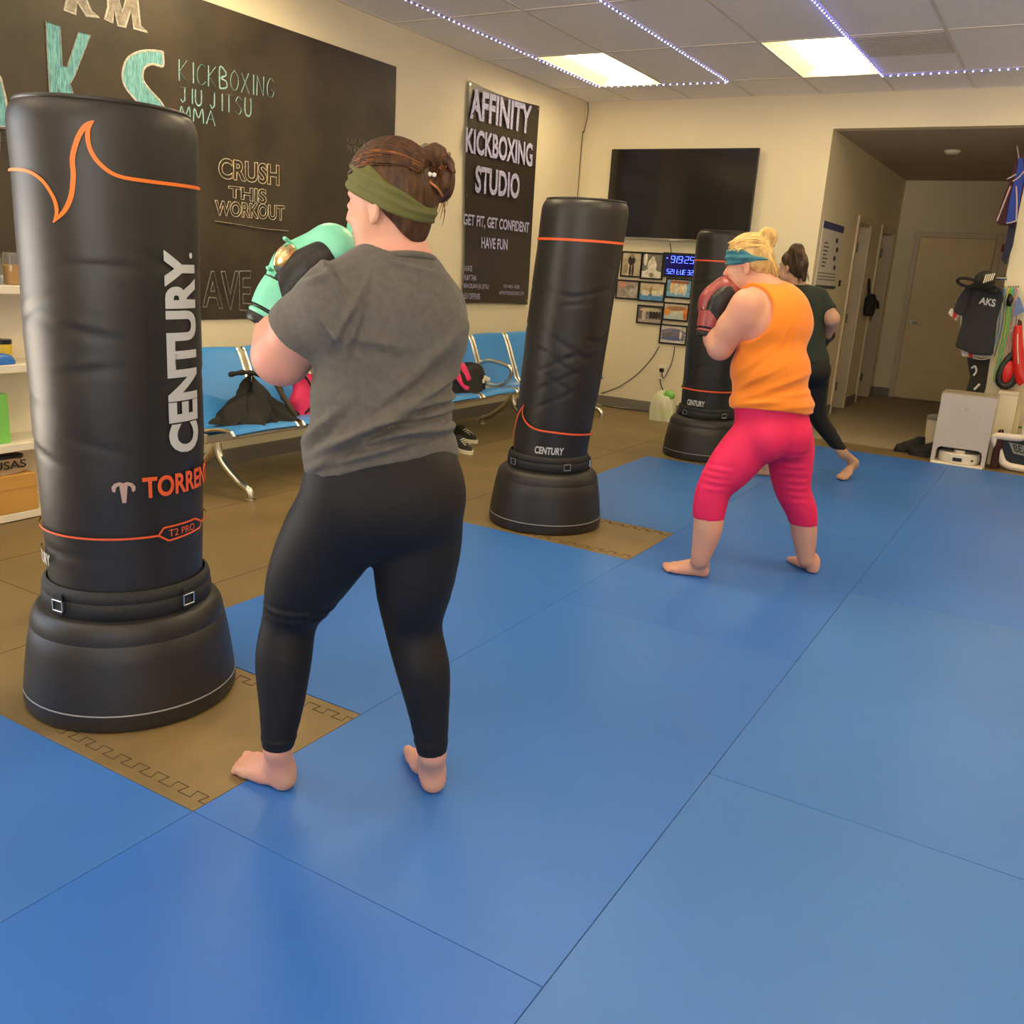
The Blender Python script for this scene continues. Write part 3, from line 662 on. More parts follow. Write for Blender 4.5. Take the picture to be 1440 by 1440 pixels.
frame_at(325, 790, 635, 1060, 'framed dark group photo with one pale figure, lowest but one', ((.22, .19, .15), (.40, .33, .26), .22, [(-.5, -.1, .09, .34, (.55, .5, .42)), (0, .6, .45, .12, (.6, .52, .3)), (.1, -.0, .08, .25, dk), (.35, .0, .08, .25, dk), (.6, .0, .08, .25, dk), (.85, 0, .05, .25, dk)]), 6)
frame_at(655, 755, 965, 1020, 'framed bright photo with orange figures at its edges', ((.60, .55, .42), (.5, .56, .52), .4, [(-.75, -.1, .13, .22, (.80, .30, .04)), (.82, -.2, .09, .42, (.85, .22, .03)), (0, .45, .4, .18, (.42, .2, .08)), (0, .85, .5, .08, (.6, .5, .4))]), 7)
frame_at(614, 1032, 940, 1320, 'lowest framed photo, violet and blue group print', ((.62, .58, .50), None, 0, [(0, .25, .5, .24, (.22, .19, .30)), (0, -.15, .5, .2, (.20, .16, .18)), (0, -.5, .5, .12, (.12, .15, .32)), (.6, .0, .05, .28, gi), (0, -.9, .5, .08, gi), (0, .9, .5, .05, gi)]), 8)
frame_at(1012, 540, 1180, 885, 'framed pale photo just peeking out behind the farthest bag', ((.30, .30, .27), None, 0, [(0, .85, .5, .08, gi), (0, -.85, .5, .08, gi), (0, 0, .2, .4, (.5, .46, .4))]), 9)
frame_at(1105, 165, 1300, 530, 'cream framed picture beside the clock, mostly behind the farthest bag', ((.60, .52, .36), None, 0, [(-.2, -.7, .3, .12, gi), (.2, 0, .2, .3, (.3, .26, .2))]), 10)
# clock
a = ony(931, 355.5, YB-.03); b = ony(982, 391, YB-.03)
ck = thing('digital_clock', 'black digital wall clock with glowing blue digits', 'clock', ((a.x+b.x)/2, YB, (a.z+b.z)/2))
cw, chh = .19, .118
MB().box((-cw, -.03, -chh), (cw, -.001, chh), .004).make('clock_case', M_black, ck)
M_dig = mat('blue_digit', (.1, .2, 1), .5, emit=(.10, .16, 1.0), estr=2.6)
MB().box((-cw+.03, -.0315, -chh+.02), (cw-.012, -.0305, chh-.02)).make('clock_glass', mat('blue_glass', (.004, .004, .05), .15, emit=(.0, .0, .25), estr=.12), ck)
SEG = {'0': 'abcdef', '1': 'bc', '2': 'abged', '3': 'abgcd', '5': 'afgcd', '9': 'abfgcd', '8': 'abcdefg', 'T': 'defg', 'U': 'bcdef', 'E': 'adefg'}
def digit(m, ch, x, z, w, h, t=.0035):
    S = {'a': ((0, h), (w, h)), 'b': ((w, h/2), (w, h)), 'c': ((w, 0), (w, h/2)), 'd': ((0, 0), (w, 0)), 'e': ((0, 0), (0, h/2)), 'f': ((0, h/2), (0, h)), 'g': ((0, h/2), (w, h/2))}
    for s in SEG[ch]:
        (x0, z0), (x1, z1) = S[s]
        m.box((x+min(x0, x1)-t/2+.06*z0, -.034, z+min(z0, z1)-t/2), (x+max(x0, x1)+t/2+.06*z0, -.0318, z+max(z0, z1)+t/2))
m = MB()
for ch, x in (('9', -.098), ('1', -.072), ('9', -.020), ('2', .046), ('5', .100)): digit(m, ch, x, .022, .036, .062)
for x in (-.050, .028): 
    for z in (.04, .065): m.box((x-.002, -.034, z), (x+.002, -.0318, z+.004))
m.box((-.150, -.034, .060), (-.132, -.0318, .066))
m.make('clock_time', M_dig, ck)
m = MB()
for ch, x in (('5', -.13), ('2', -.095), ('1', -.078), ('T', -.025), ('U', .012), ('E', .04), ('3', .085), ('2', .12)): digit(m, ch, x, -.085, .022, .042, .003)
m.make('clock_date', M_dig, ck)
# outlet and wires
t = thing('wall_outlet', 'cream power outlet with a black plug low on the back wall', 'outlet', (-3.484, YB, .41))
MB().box((-.045, -.008, -.07), (.045, -.0005, .07), .004).make('outlet_plate', M_white, t)
MB().box((-.022, -.03, .008), (.022, -.008, .045), .005).make('plug', M_black, t)
MB().box((-.017, -.010, -.045), (.017, -.008, -.012), .004).make('socket', M_trim, t)
def wire(name, label, pts, r=.004, mt=None):
    t = thing(name, label, 'cable', pts[0]); MB().tube(smooth_pts(pts, 8), r, 6).make('cord', mt or M_black, t, world=True); return t
yw = YB-.008
def yb(x, y): p = ony(x, y, yw); return (p.x, yw, p.z)
wire('power_cord', 'thin black cord from the lowest picture down to the outlet', [yb(949, 487), yb(946, 505), yb(941, 518), yb(933, 532), (-3.484, YB-.025, .436)])
wire('power_cord', 'thin black cord sagging across the wall from the pictures towards the bench', [yb(927, 487), yb(915, 506), yb(895, 527), yb(870, 544), yb(846, 553)])
wire('power_cord', 'black cord dropping from the outlet to the plastic bag', [yb(928, 533), yb(931, 545), yb(938, 558), yb(942, 575)])
wire('power_cord', 'short black cord hanging below the television', [yb(942, 341), yb(943, 348), yb(944, 355)])
wire('floor_cable', 'black cable lying along the foot of the back wall', [(-4.1, 8.80, .002), (-3.9, 8.76, .002), (-3.6, 8.80, .002), (-3.4, 8.78, .002)], .006)
# ================================================================== BENCHES
M_seat = mat('blue_seat_pad', (.06, .29, .72), .28, spec=.5, bump=.08, bscale=50)
M_alu = mat('cast_aluminium', (.74, .70, .60), .22, metal=1)
def bench(y0, n, label, arms, x0=-3.84):
    pitch = .55; L = n*pitch
    t = thing('waiting_bench', label, 'bench', (x0, y0, 0), 'blue waiting room benches')
    xb = -.30                                  # seat / back junction
    prof = smooth_pts([(.01, 0, .375), (-.02, 0, .398), (-.12, 0, .398), (xb+.04, 0, .372), (xb-.03, 0, .40), (xb-.075, 0, .50), (xb-.13, 0, .64), (xb-.185, 0, .765), (xb-.215, 0, .79)], 5)
    for k in range(n):
        ya, ybb = k*pitch+.035, (k+1)*pitch-.035
        m = MB(); m.grid(lambda u, v: prof[int(round(v*(len(prof)-1)))] + Vector((0, ya+(ybb-ya)*u, .006*math.sin(PI*u))), 8, len(prof)); m.solid(.022)
        s = m.make('seat', M_seat, t, smooth=50)
        for yy in (ya-.008, ybb+.008):
            MB().tube([p+Vector((.0, yy, -.008)) for p in prof], .011, 8).make('seat_rail', M_alu, s)
    MB().box((xb+.06, .0, .30), (xb+.12, L, .355), .008).make('beam', M_alu, t)
    for yy in (.10, L-.10) if n < 5 else (.10, L/2, L-.10):
        m = MB()
        m.tube(smooth_pts([(xb+.09, yy, .31), (xb+.12, yy, .2), (.04-.08, yy, .09), (.04, yy, .055), (.055, yy, .012)], 6), [.024]*24+[.018], 10)
        m.tube(smooth_pts([(xb+.09, yy, .30), (xb+.02, yy, .2), (xb-.12, yy, .09), (xb-.2, yy, .055), (xb-.21, yy, .012)], 6), [.024]*24+[.018], 10)
        m.lathe([(.03, -.0), (.03, .01), (.015, .018)], (.055, yy, -.003), 16); m.lathe([(.03, 0), (.03, .01), (.015, .018)], (xb-.21, yy, -.003), 16)
        m.make('leg', M_alu, t, smooth=50)
    for yy in arms:
        m = MB()
        m.tube(smooth_pts([(xb-.10, yy, .56), (xb+.0, yy, .595), (xb+.14, yy, .58), (xb+.22, yy, .55), (xb+.21, yy, .47), (xb+.13, yy, .41), (xb+.02, yy, .40), (xb-.05, yy, .44), (xb-.09, yy, .54)], 6), .019, 10, closed=False)
        m.make('armrest', M_alu, t, smooth=True)
    for k in range(1, n):
        m = MB(); m.tube(smooth_pts([(xb+.09, k*pitch, .33), (-.12, k*pitch, .35), (-.02, k*pitch, .37)], 5), .014, 8); m.make('seat_bracket', M_alu, t)
    return t
bench(3.46, 3, 'blue padded waiting bench with a black jacket on it, under the chalkboard', [1.65])
bench(5.40, 5, 'long blue padded waiting bench under the banner, partly behind the middle bag', [1.10, 2.75], x0=-3.80)
# things on the benches
M_cloth = mat('black_cloth', (.020, .018, .015), .9, bump=.6, bscale=60, var=.2, vscale=10)
M_pink = mat('hot_pink_fabric', (.80, .035, .14), .7, bump=.3, bscale=40, var=.1)
def heap(name, label, cat, c, sz, mt, n=2.5, seed=0, amp=.18, parts=None):
    """soft slumped fabric volume"""
    t = thing(name, label, cat, c); r = random.Random(seed); ph = [r.uniform(0, 6.28) for _ in range(8)]
    def f(u, v):
        a = 2*PI*u; e = v*PI/2*.999
        k = 1 + amp*(math.sin(3*a+ph[0]+2*e)*.5 + math.sin(5*a+ph[1]-3*e)*.35 + math.sin(9*a+ph[2]+5*e)*.2)
        ce = abs(math.cos(e))**(1/n*1.2); se = math.sin(e)**(1.0)
        ca, sa = math.cos(a), math.sin(a)
        x = abs(ca)**(.75)*math.copysign(1, ca); y = abs(sa)**(.75)*math.copysign(1, sa)
        return (sz[0]*x*ce*k, sz[1]*y*ce*k, sz[2]*se*(1+amp*.5*math.sin(2*a+ph[3])))
    MB().grid(f, 56, 20, closeu=True).make(parts or 'fabric', mt, t, smooth=True)
    return t
jk = thing('jacket', 'crumpled black jacket heaped on the bench beside the pink bag', 'jacket', (-4.03, 3.84, .398))
def jacket(u, v):
    a = 2*PI*u; y = math.cos(a); x = math.sin(a)
    top = .17+.10*math.exp(-((y+.15)/.35)**2)+.05*math.exp(-((y-.35)/.2)**2)
    f = (1-v)**.65; w_ = .018*math.sin(7*a+5*v)+.012*math.sin(13*a-9*v)+.008*math.sin(23*a+4)
    return (x*(.004+.166*f)+w_*f, y*(.004+.28*f)-.03*v+w_*.8*f, top*v**.9+.012*math.sin(9*a)*v*(1-v)*4)
MB().grid(jacket, 96, 24, closeu=True).make('fabric', M_cloth, jk, smooth=True)
MB().tube(smooth_pts([(-.05, -.16, .27), (.0, -.09, .285), (.03, 0, .27), (.045, .07, .25), (.05, .12, .21), (.08, .15, .12)], 6), [.016+.012*abs(math.sin(k*.9)) for k in range(31)], 8, flat=.6).make('collar', M_cloth, jk, smooth=True)
MB().tube(smooth_pts([(.05, .1, .23), (.09, .13, .14), (.12, .17, .06), (.125, .20, .02)], 6), [.03]*18+[.022], 8, flat=.5).make('sleeve', mat('olive_lining', (.07, .055, .03), .9), jk, smooth=True)
pb = thing('tote_bag', 'hot pink tote bag with black straps on the bench', 'bag', (-4.02, 4.33, .393))
MB().grid(lambda u, v: (.09*math.cos(2*PI*u)*(1-.5*v), .21*(abs(math.cos(2*PI*u+PI/2))**.6)*math.copysign(1, math.cos(2*PI*u+PI/2))*(1-.12*v)+.01*math.sin(9*v+6*u), .24*v+.012*math.sin(2*PI*u*3)*v), 48, 12, closeu=True).make('bag_body', M_pink, pb, smooth=True)
MB().tube(smooth_pts([(.07, -.16, .02), (.085, -.08, .10), (.07, -.12, .2), (.05, -.18, .28)], 6), .007, 6).make('strap', M_cloth, pb, smooth=True)
MB().tube(smooth_pts([(.10, -.10, .005), (.12, .03, .004), (.11, .12, .004)], 6), .010, 6).make('strap', M_cloth, pb, smooth=True)
gb = heap('gym_bag', 'small black gym bag with pink cloth spilling out on the far bench', 'bag', (-4.02, 6.02, .392), (.15, .20, .21), M_cloth, seed=9, amp=.16)
m = MB(); m.tube(smooth_pts([(-.04, -.17, .20), (.02, -.19, .19), (.07, -.19, .14), (.10, -.16, .08), (.12, -.11, .04)], 6), [.035]*24+[.02], 8, flat=.5); m.tube(smooth_pts([(.0, -.09, .225), (.07, -.12, .20), (.12, -.11, .10)], 6), [.032]*12+[.02], 8, flat=.5); m.make('pink_cloth', M_pink, gb, smooth=True)
MB().box((.135, .035, .12), (.15, .12, .15), .005, 2, Matrix.Rotation(-.3, 4, 'X')).make('bag_tag', M_white, gb)
bb_ = MB().lathe([(.0, .0), (.018, .0), (.018, .006), (0, .008)], (0, 0, 0), 14, cap=False).make('bag_badge', M_white, gb)
bb_.location = (.145, .06, .09); bb_.rotation_euler = (0, PI/2, 0)
# sneakers under the bench
M_shoe = mat('sneaker_white', (.75, .70, .58), .6); M_shoek = mat('sneaker_black', (.02, .02, .018), .6)
def sneaker(loc, rz, label):
    t = thing('sneaker', label, 'shoe', loc, 'pair of black and white sneakers', rz)
    def outline(z, sc): return [(math.cos(a)*(.135 if math.cos(a) > 0 else .13)*sc, math.sin(a)*(.046+.008*math.cos(a))*sc, z) for a in [2*PI*k/24 for k in range(24)]]
    m = MB(); m.grid(lambda u, v: outline(.0+.028*v, 1+.02*v)[int(round(u*24)) % 24], 24, 3, closeu=True); m.poly(outline(.028, 1.02)); m.make('sole', M_shoe, t, smooth=40)
    def up(u, v):
        a = 2*PI*u; x = math.cos(a)*.125; y = math.sin(a)*.043; h = .035+.05*max(0, min(1, (.06-x)/.12))
        k = 1-.35*v*v; return (x*(1-.12*v*v), y*k, .026+h*v)
    m = MB(); m.grid(up, 24, 8, closeu=True); m.poly([up(k/24, 1) for k in range(24)]); m.make('upper', M_shoek, t, smooth=40)
    m = MB()
    for k in range(4): m.tube([(.0+.022*k, -.026, .088-.008*k), (.0+.022*k, 0, .098-.010*k), (.0+.022*k, .026, .088-.008*k)], .004, 5)
    m.make('laces', M_shoe, t)
    return t
p = onz(651, 634); sneaker((p.x, p.y, -.004), -.5, 'black and white sneaker on the floor, the one nearer the mats')
p = onz(647, 622); sneaker((p.x-.02, p.y+.10, -.004), -.2, 'black and white sneaker on the floor, the one nearer the bench')
# ================================================================== SHELF UNIT
su = thing('shelf_unit', 'white open shelf unit against the chalkboard wall', 'shelf unit', (XW+.165, 2.0, 0))
x0, x1, y0, y1 = -.145, .12, -.7, 1.0
for z in (.0, .345, .728, 1.098): MB().box((x0, y0, z), (x1, y1, z+.038), .002, 1).make('shelf_board', M_white, su)
for y in (y0, .12, y1): MB().box((x0, y-.018, .0), (x1, y+.018, 1.136), .002, 1).make('side_panel', M_white, su) if y != .12 else None
MB().box((x0, y0, .02), (x0+.006, y1, 1.12)).make('back_panel', M_white, su)
su['label'] = 'white open shelf unit against the wall below the chalkboard'
xf = XW+.16
def shelfpt(px, py, z): p = onz(px, py, z); return p
M_glass = mat('clear_glass', (.9, .9, .85), .05, trans=.9)
t = thing('storage_jar', 'glass jar half full of orange powder on the top shelf', 'jar', (-4.40, 2.645, 1.137))
MB().lathe([(.038, 0), (.04, .01), (.04, .13), (.036, .15)], seg=24, cap=False).make('jar_glass', M_glass, t, smooth=50)
MB().lathe([(.036, .003), (.037, .01), (.037, .09)], seg=24).make('jar_contents', mat('orange_powder', (.75, .40, .05), .8), t)
t = thing('spray_bottle', 'small clear bottle beside the orange jar on the top shelf', 'bottle', (-4.40, 2.560, 1.137))
MB().lathe([(.032, 0), (.034, .01), (.034, .11), (.014, .15), (.013, .18)], seg=20).make('bottle_body', M_glass, t, smooth=50)
MB().lathe([(.016, .17), (.016, .20), (.008, .215)], seg=16).make('bottle_cap', M_white, t)
t = thing('supplement_tub', 'small yellow tub on the second shelf', 'tub', (-4.46, 2.60, .767))
MB().lathe([(.04, 0), (.042, .005), (.042, .08), (.038, .085)], seg=24).make('tub_body', mat('yellow_plastic', (.80, .55, .03), .4), t, smooth=50)
MB().lathe([(.043, .085), (.043, .105)], seg=24).make('tub_lid', M_black, t)
heap('blue_pouch', 'shiny blue pouch lying on the second shelf', 'pouch', (-4.37, 2.49, .767), (.06, .10, .05), mat('blue_foil', (.03, .16, .55), .3), seed=5, amp=.1)
t = thing('green_box', 'bright green box standing on the third shelf', 'box', (-4.40, 2.46, .384)); MB().box((-.06, -.06, 0), (.06, .075, .24), .004).make('box_body', mat('green_card', (.22, .62, .12), .5), t)
t = thing('cardboard_box', 'brown cardboard box filling the lowest shelf', 'box', (-4.42, 2.30, .039)); MB().box((-.12, -.30, 0), (.12, .325, .19), .003).make('carton', mat('cardboard', (.55, .30, .07), .8, var=.08), t); MB().box((-.121, -.3, .12), (.1215, .326, .124)).make('tape_seam', mat('parcel_tape', (.45, .26, .08), .4), t)
t = thing('paper_bag', 'brown paper bag with printed letters on top of the cardboard box', 'bag', (-4.41, 2.45, .23))
MB().grid(lambda u, v: (.085*(abs(math.cos(2*PI*u))**.5)*math.copysign(1, math.cos(2*PI*u))*(1-.15*v), .16*(abs(math.sin(2*PI*u))**.5)*math.copysign(1, math.sin(2*PI*u))*(1-.1*v), .085*v+.006*math.sin(10*u)), 40, 6, closeu=True).make('bag_body', mat('kraft_paper', (.42, .29, .17), .8, bump=.4, bscale=30), t, smooth=True)
MB().box((-.075, -.145, .07), (.075, .145, .095), .02, 3).make('bag_fold', M_black, t)
text_on('lettering', 'DUSAS', quad((.089, -.08, .068), (.089, .14, .068), (.089, -.08, .028), (.089, .14, .028)), M_dark, t, off=.02, world=False)
# plastic bag by far bag
pbg = heap('plastic_bag', 'crumpled white and green plastic bag on the floor by the farthest bag', 'bag', (-3.27, 8.45, -.004), (.12, .12, .27), mat('white_plastic_film', (.74, .72, .60), .35, bump=.8, bscale=25, var=.1, vscale=9, var2=(.66, .74, .42)), seed=12, amp=.16)
MB().ball((.05, -.02, .25), (.06, .04, .05)).make('green_top', mat('green_film', (.25, .62, .12), .4), pbg, smooth=True)
# ================================================================== CORRIDOR THINGS
ps = thing('wall_poster', 'pale printed notice with a blue header on the corridor wall', 'poster', (OX0, 9.40, 1.34))
MB().box((0.001, -.43, 0), (.006, .43, .605)).make('poster_sheet', mat('poster_paper', (.72, .68, .62), .5), ps)
MB().box((.006, -.43, .54), (.0075, .43, .605)).make('poster_header', mat('poster_blue', (.045, .05, .20), .5), ps)
MB().box((.006, -.43, 0), (.0075, .43, .03)).make('poster_footer', mat('poster_slate', (.05, .07, .09), .5), ps)
m = MB(); m.mi = 0
for k in range(4): m.ball((.0075, .20+.06*(k % 2), .46-.085*k), (.001, .055, .025), seg=8)
for k in range(7): m.box((.006, -.30, .20+.035*k), (.0075, -.30+.14+.03*(k % 3), .212+.035*k))
for k in range(3): m.box((.006, -.38, .08+.03*k), (.0075, .35, .086+.03*k))
m.make('poster_print', mat('poster_ink', (.07, .05, .07), .6), ps)
t = thing('light_switch', 'small dark switch plate on the corridor wall beside the notice', 'switch', (OX0, 10.02, 1.40)); MB().box((.001, -.04, -.03), (.008, .04, .03), .002).make('switch_plate', M_dark, t); MB().box((.008, -.01, -.012), (.014, .01, .012), .002).make('switch_toggle', M_base, t)
hb = thing('hanging_pouch', 'black pouch hanging from the second corridor door', 'bag', (OX0+.06, 11.55, 1.05))
MB().lathe([(.03, 0), (.09, .01), (.11, .08), (.10, .20), (.07, .25), (.02, .26)], seg=20, sx=.6).make('pouch_body', M_cloth, hb, smooth=True)
MB().tube(smooth_pts([(-.03, -.02, .24), (-.045, -.03, .34), (-.05, -.02, .42), (-.045, .03, .34), (-.03, .03, .24)], 5), .012, 6).make('strap', M_cloth, hb, smooth=True)
MB().tube([(.02, .05, .2), (.05, .18, .16), (.05, .24, .10)], [.02, .018, .02], 8).make('strap', M_cloth, hb, smooth=True)
MB().cyl((-.06, 0, .41), (-.03, 0, .41), .008).make('hook', M_steel, hb)
t = thing('red_sign', 'small plain red sign beside the corridor door', 'sign', (-.86, CY1, 1.94)); MB().box((-.09, -.01, -.045), (.09, -.001, .045), .002).make('sign_plate', mat('sign_red', (.35, .03, .015), .5), t)
# ================================================================== THINGS BY THE OPENING
# docking station with robot vacuum
dk_ = thing('docking_station', 'tall beige vacuum docking station with a white robot parked in its arch', 'docking station', (-.60, 8.30, -.001))
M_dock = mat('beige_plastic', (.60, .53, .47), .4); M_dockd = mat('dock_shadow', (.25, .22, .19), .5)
w = .205
m = MB()
def dock_front(y):
    o = [(-w, y, 0), (-w, y, .575), (w, y, .575), (w, y, 0), (w-.03, y, 0)]
    arch = [(w-.03, y, .10), (w-.04, y, .125), (w-.065, y, .138), (-w+.065, y, .138), (-w+.04, y, .125), (-w+.03, y, .10), (-w+.03, y, 0)]
    return o+arch
P0 = dock_front(0)
m.prism(P0, (0, .30, 0)); m.make('housing', M_dock, dk_)
MB().box((-w+.03, .28, 0), (w-.03, .299, .14)).make('inner_wall', M_dockd, dk_)
MB().box((-w-.002, .008, .57), (w+.002, .302, .585), .004).make('lid', mat('dock_lid', (.34, .29, .22), .4), dk_)
MB().box((-w+.01, -.06, 0), (w-.01, .29, .012), .005).make('ramp', M_white, dk_)
MB().box((-.012, -.001, .455), (.006, .0, .475)).make('dock_logo', M_steel, dk_)
rv = thing('robot_vacuum', 'round white robot vacuum parked inside the docking station', 'robot vacuum', (-.60, 8.43, .012))
MB().lathe([(.155, 0), (.163, .01), (.165, .04), (.162, .075), (.155, .082), (.0, .084)], seg=48, cap=False).make('robot_body', M_white, rv, smooth=40)
MB().lathe([(.045, .083), (.045, .10), (.04, .106), (0, .107)], (0, -.06, 0), seg=28, cap=False).make('sensor_turret', M_white, rv, smooth=40)
MB().box((-.035, -.168, .022), (.035, -.155, .052), .004).make('sensor_window', M_black, rv)
MB().box((.10, -.135, .03), (.118, -.12, .045), .003).make('side_sensor', M_black, rv)
t = thing('waste_bin', 'cream bin standing behind the docking station', 'bin', (-.83, 8.72, -.001))
MB().lathe([(.085, 0), (.10, .30), (.102, .31)], seg=24).make('bin_body', M_trim, t, smooth=50); MB().lathe([(.104, .30), (.10, .33), (.06, .345)], seg=24).make('bin_lid', M_base, t, smooth=50)
# black shoes / bag in the corridor mouth
for k, (px, py, rz_, lb) in enumerate(((1276, 634, .5, 'black shoe at the corridor mouth, farther from the docking station'), (1298, 640, .2, 'black shoe at the corridor mouth, beside the docking station'))):
    p = onz(px, py+4); t = thing('black_shoe', lb, 'shoe', (p.x, p.y+.12, .001), 'black shoes at the corridor mouth', rz_+PI)
    MB().grid(lambda u, v: (.14*math.cos(2*PI*u), (.05+.008*math.cos(2*PI*u))*math.sin(2*PI*u), .025*v), 24, 3, closeu=True).make('sole', M_black, t)
    def up(u, v):
        a = 2*PI*u; x = math.cos(a)*.135; h = .04+.075*max(0, min(1, (.05-x)/.12)); return (x*(1-.1*v*v), math.sin(a)*.047*(1-.4*v*v), .024+h*v)
    m = MB(); m.grid(up, 24, 8, closeu=True); m.poly([up(q/24, 1) for q in range(24)]); m.make('upper', M_cloth, t, smooth=40)
# cabinet / boxed pillar below the hanging gear
t = thing('storage_box', 'tall cream box standing against the wall under the hanging gear', 'box', (-.335, 8.70, -.003))
MB().box((-.075, -.10, 0), (.075, .145, .60), .004).make('box_body', M_wall, t); MB().box((-.078, -.103, .59), (.078, .147, .615), .004).make('lid', M_trim, t)
t = thing('pole', 'thin cream pole leaning upright beside the tall box', 'pole', (-.205, 8.62, -.003)); MB().cyl((0, 0, 0), (0, .02, 1.1), .012).make('pole_tube', M_trim, t, smooth=50); MB().cyl((0, .003, .33), (0, .003, .345), .0135).make('pole_band', mat('green_tape', (.03, .2, .05), .5), t)
# white exerciser with black insert
ex_ = thing('white_exerciser', 'white rounded fitness frame with a black insert on the mat edge', 'exerciser', (-.12, 8.42, 0))
OUTL = smooth_pts([(-.25, 0, .24), (-.22, 0, .265), (-.06, 0, .275), (-.03, 0, .33), (-.02, 0, .395), (.05, 0, .40), (.16, 0, .35), (.30, 0, .26), (.30, 0, .10), (.22, 0, .03), (-.06, 0, .03), (-.13, 0, .045), (-.16, 0, .07), (-.20, 0, .15)], 5, closed=True)
MB().tube(OUTL, .030, 10, closed=True).make('outer_frame', mat('gloss_white', (.85, .76, .66), .3), ex_, smooth=True)
MB().prism([p+Vector((0, .02, 0)) for p in OUTL[::2]], (0, .05, 0)).make('insert', M_black, ex_)
MB().prism([(-.14, .014, .225), (.10, .014, .20), (.10, .014, .12), (-.09, .014, .14)], (0, .004, 0)).make('label_plate', mat('grey_label', (.32, .33, .28), .5), ex_)
text_on('lettering', 'BEAST', quad((-.11, .012, .215), (.08, .012, .197), (-.08, .012, .155), (.08, .012, .135)), M_dark, ex_, off=.01, world=False)
t = heap('dark_cloth', 'dark cloth with a red edge wedged between dock and exerciser', 'cloth', (-.33, 8.47, 0), (.035, .10, .30), mat('maroon_cloth', (.05, .012, .012), .9), seed=4, amp=.12)
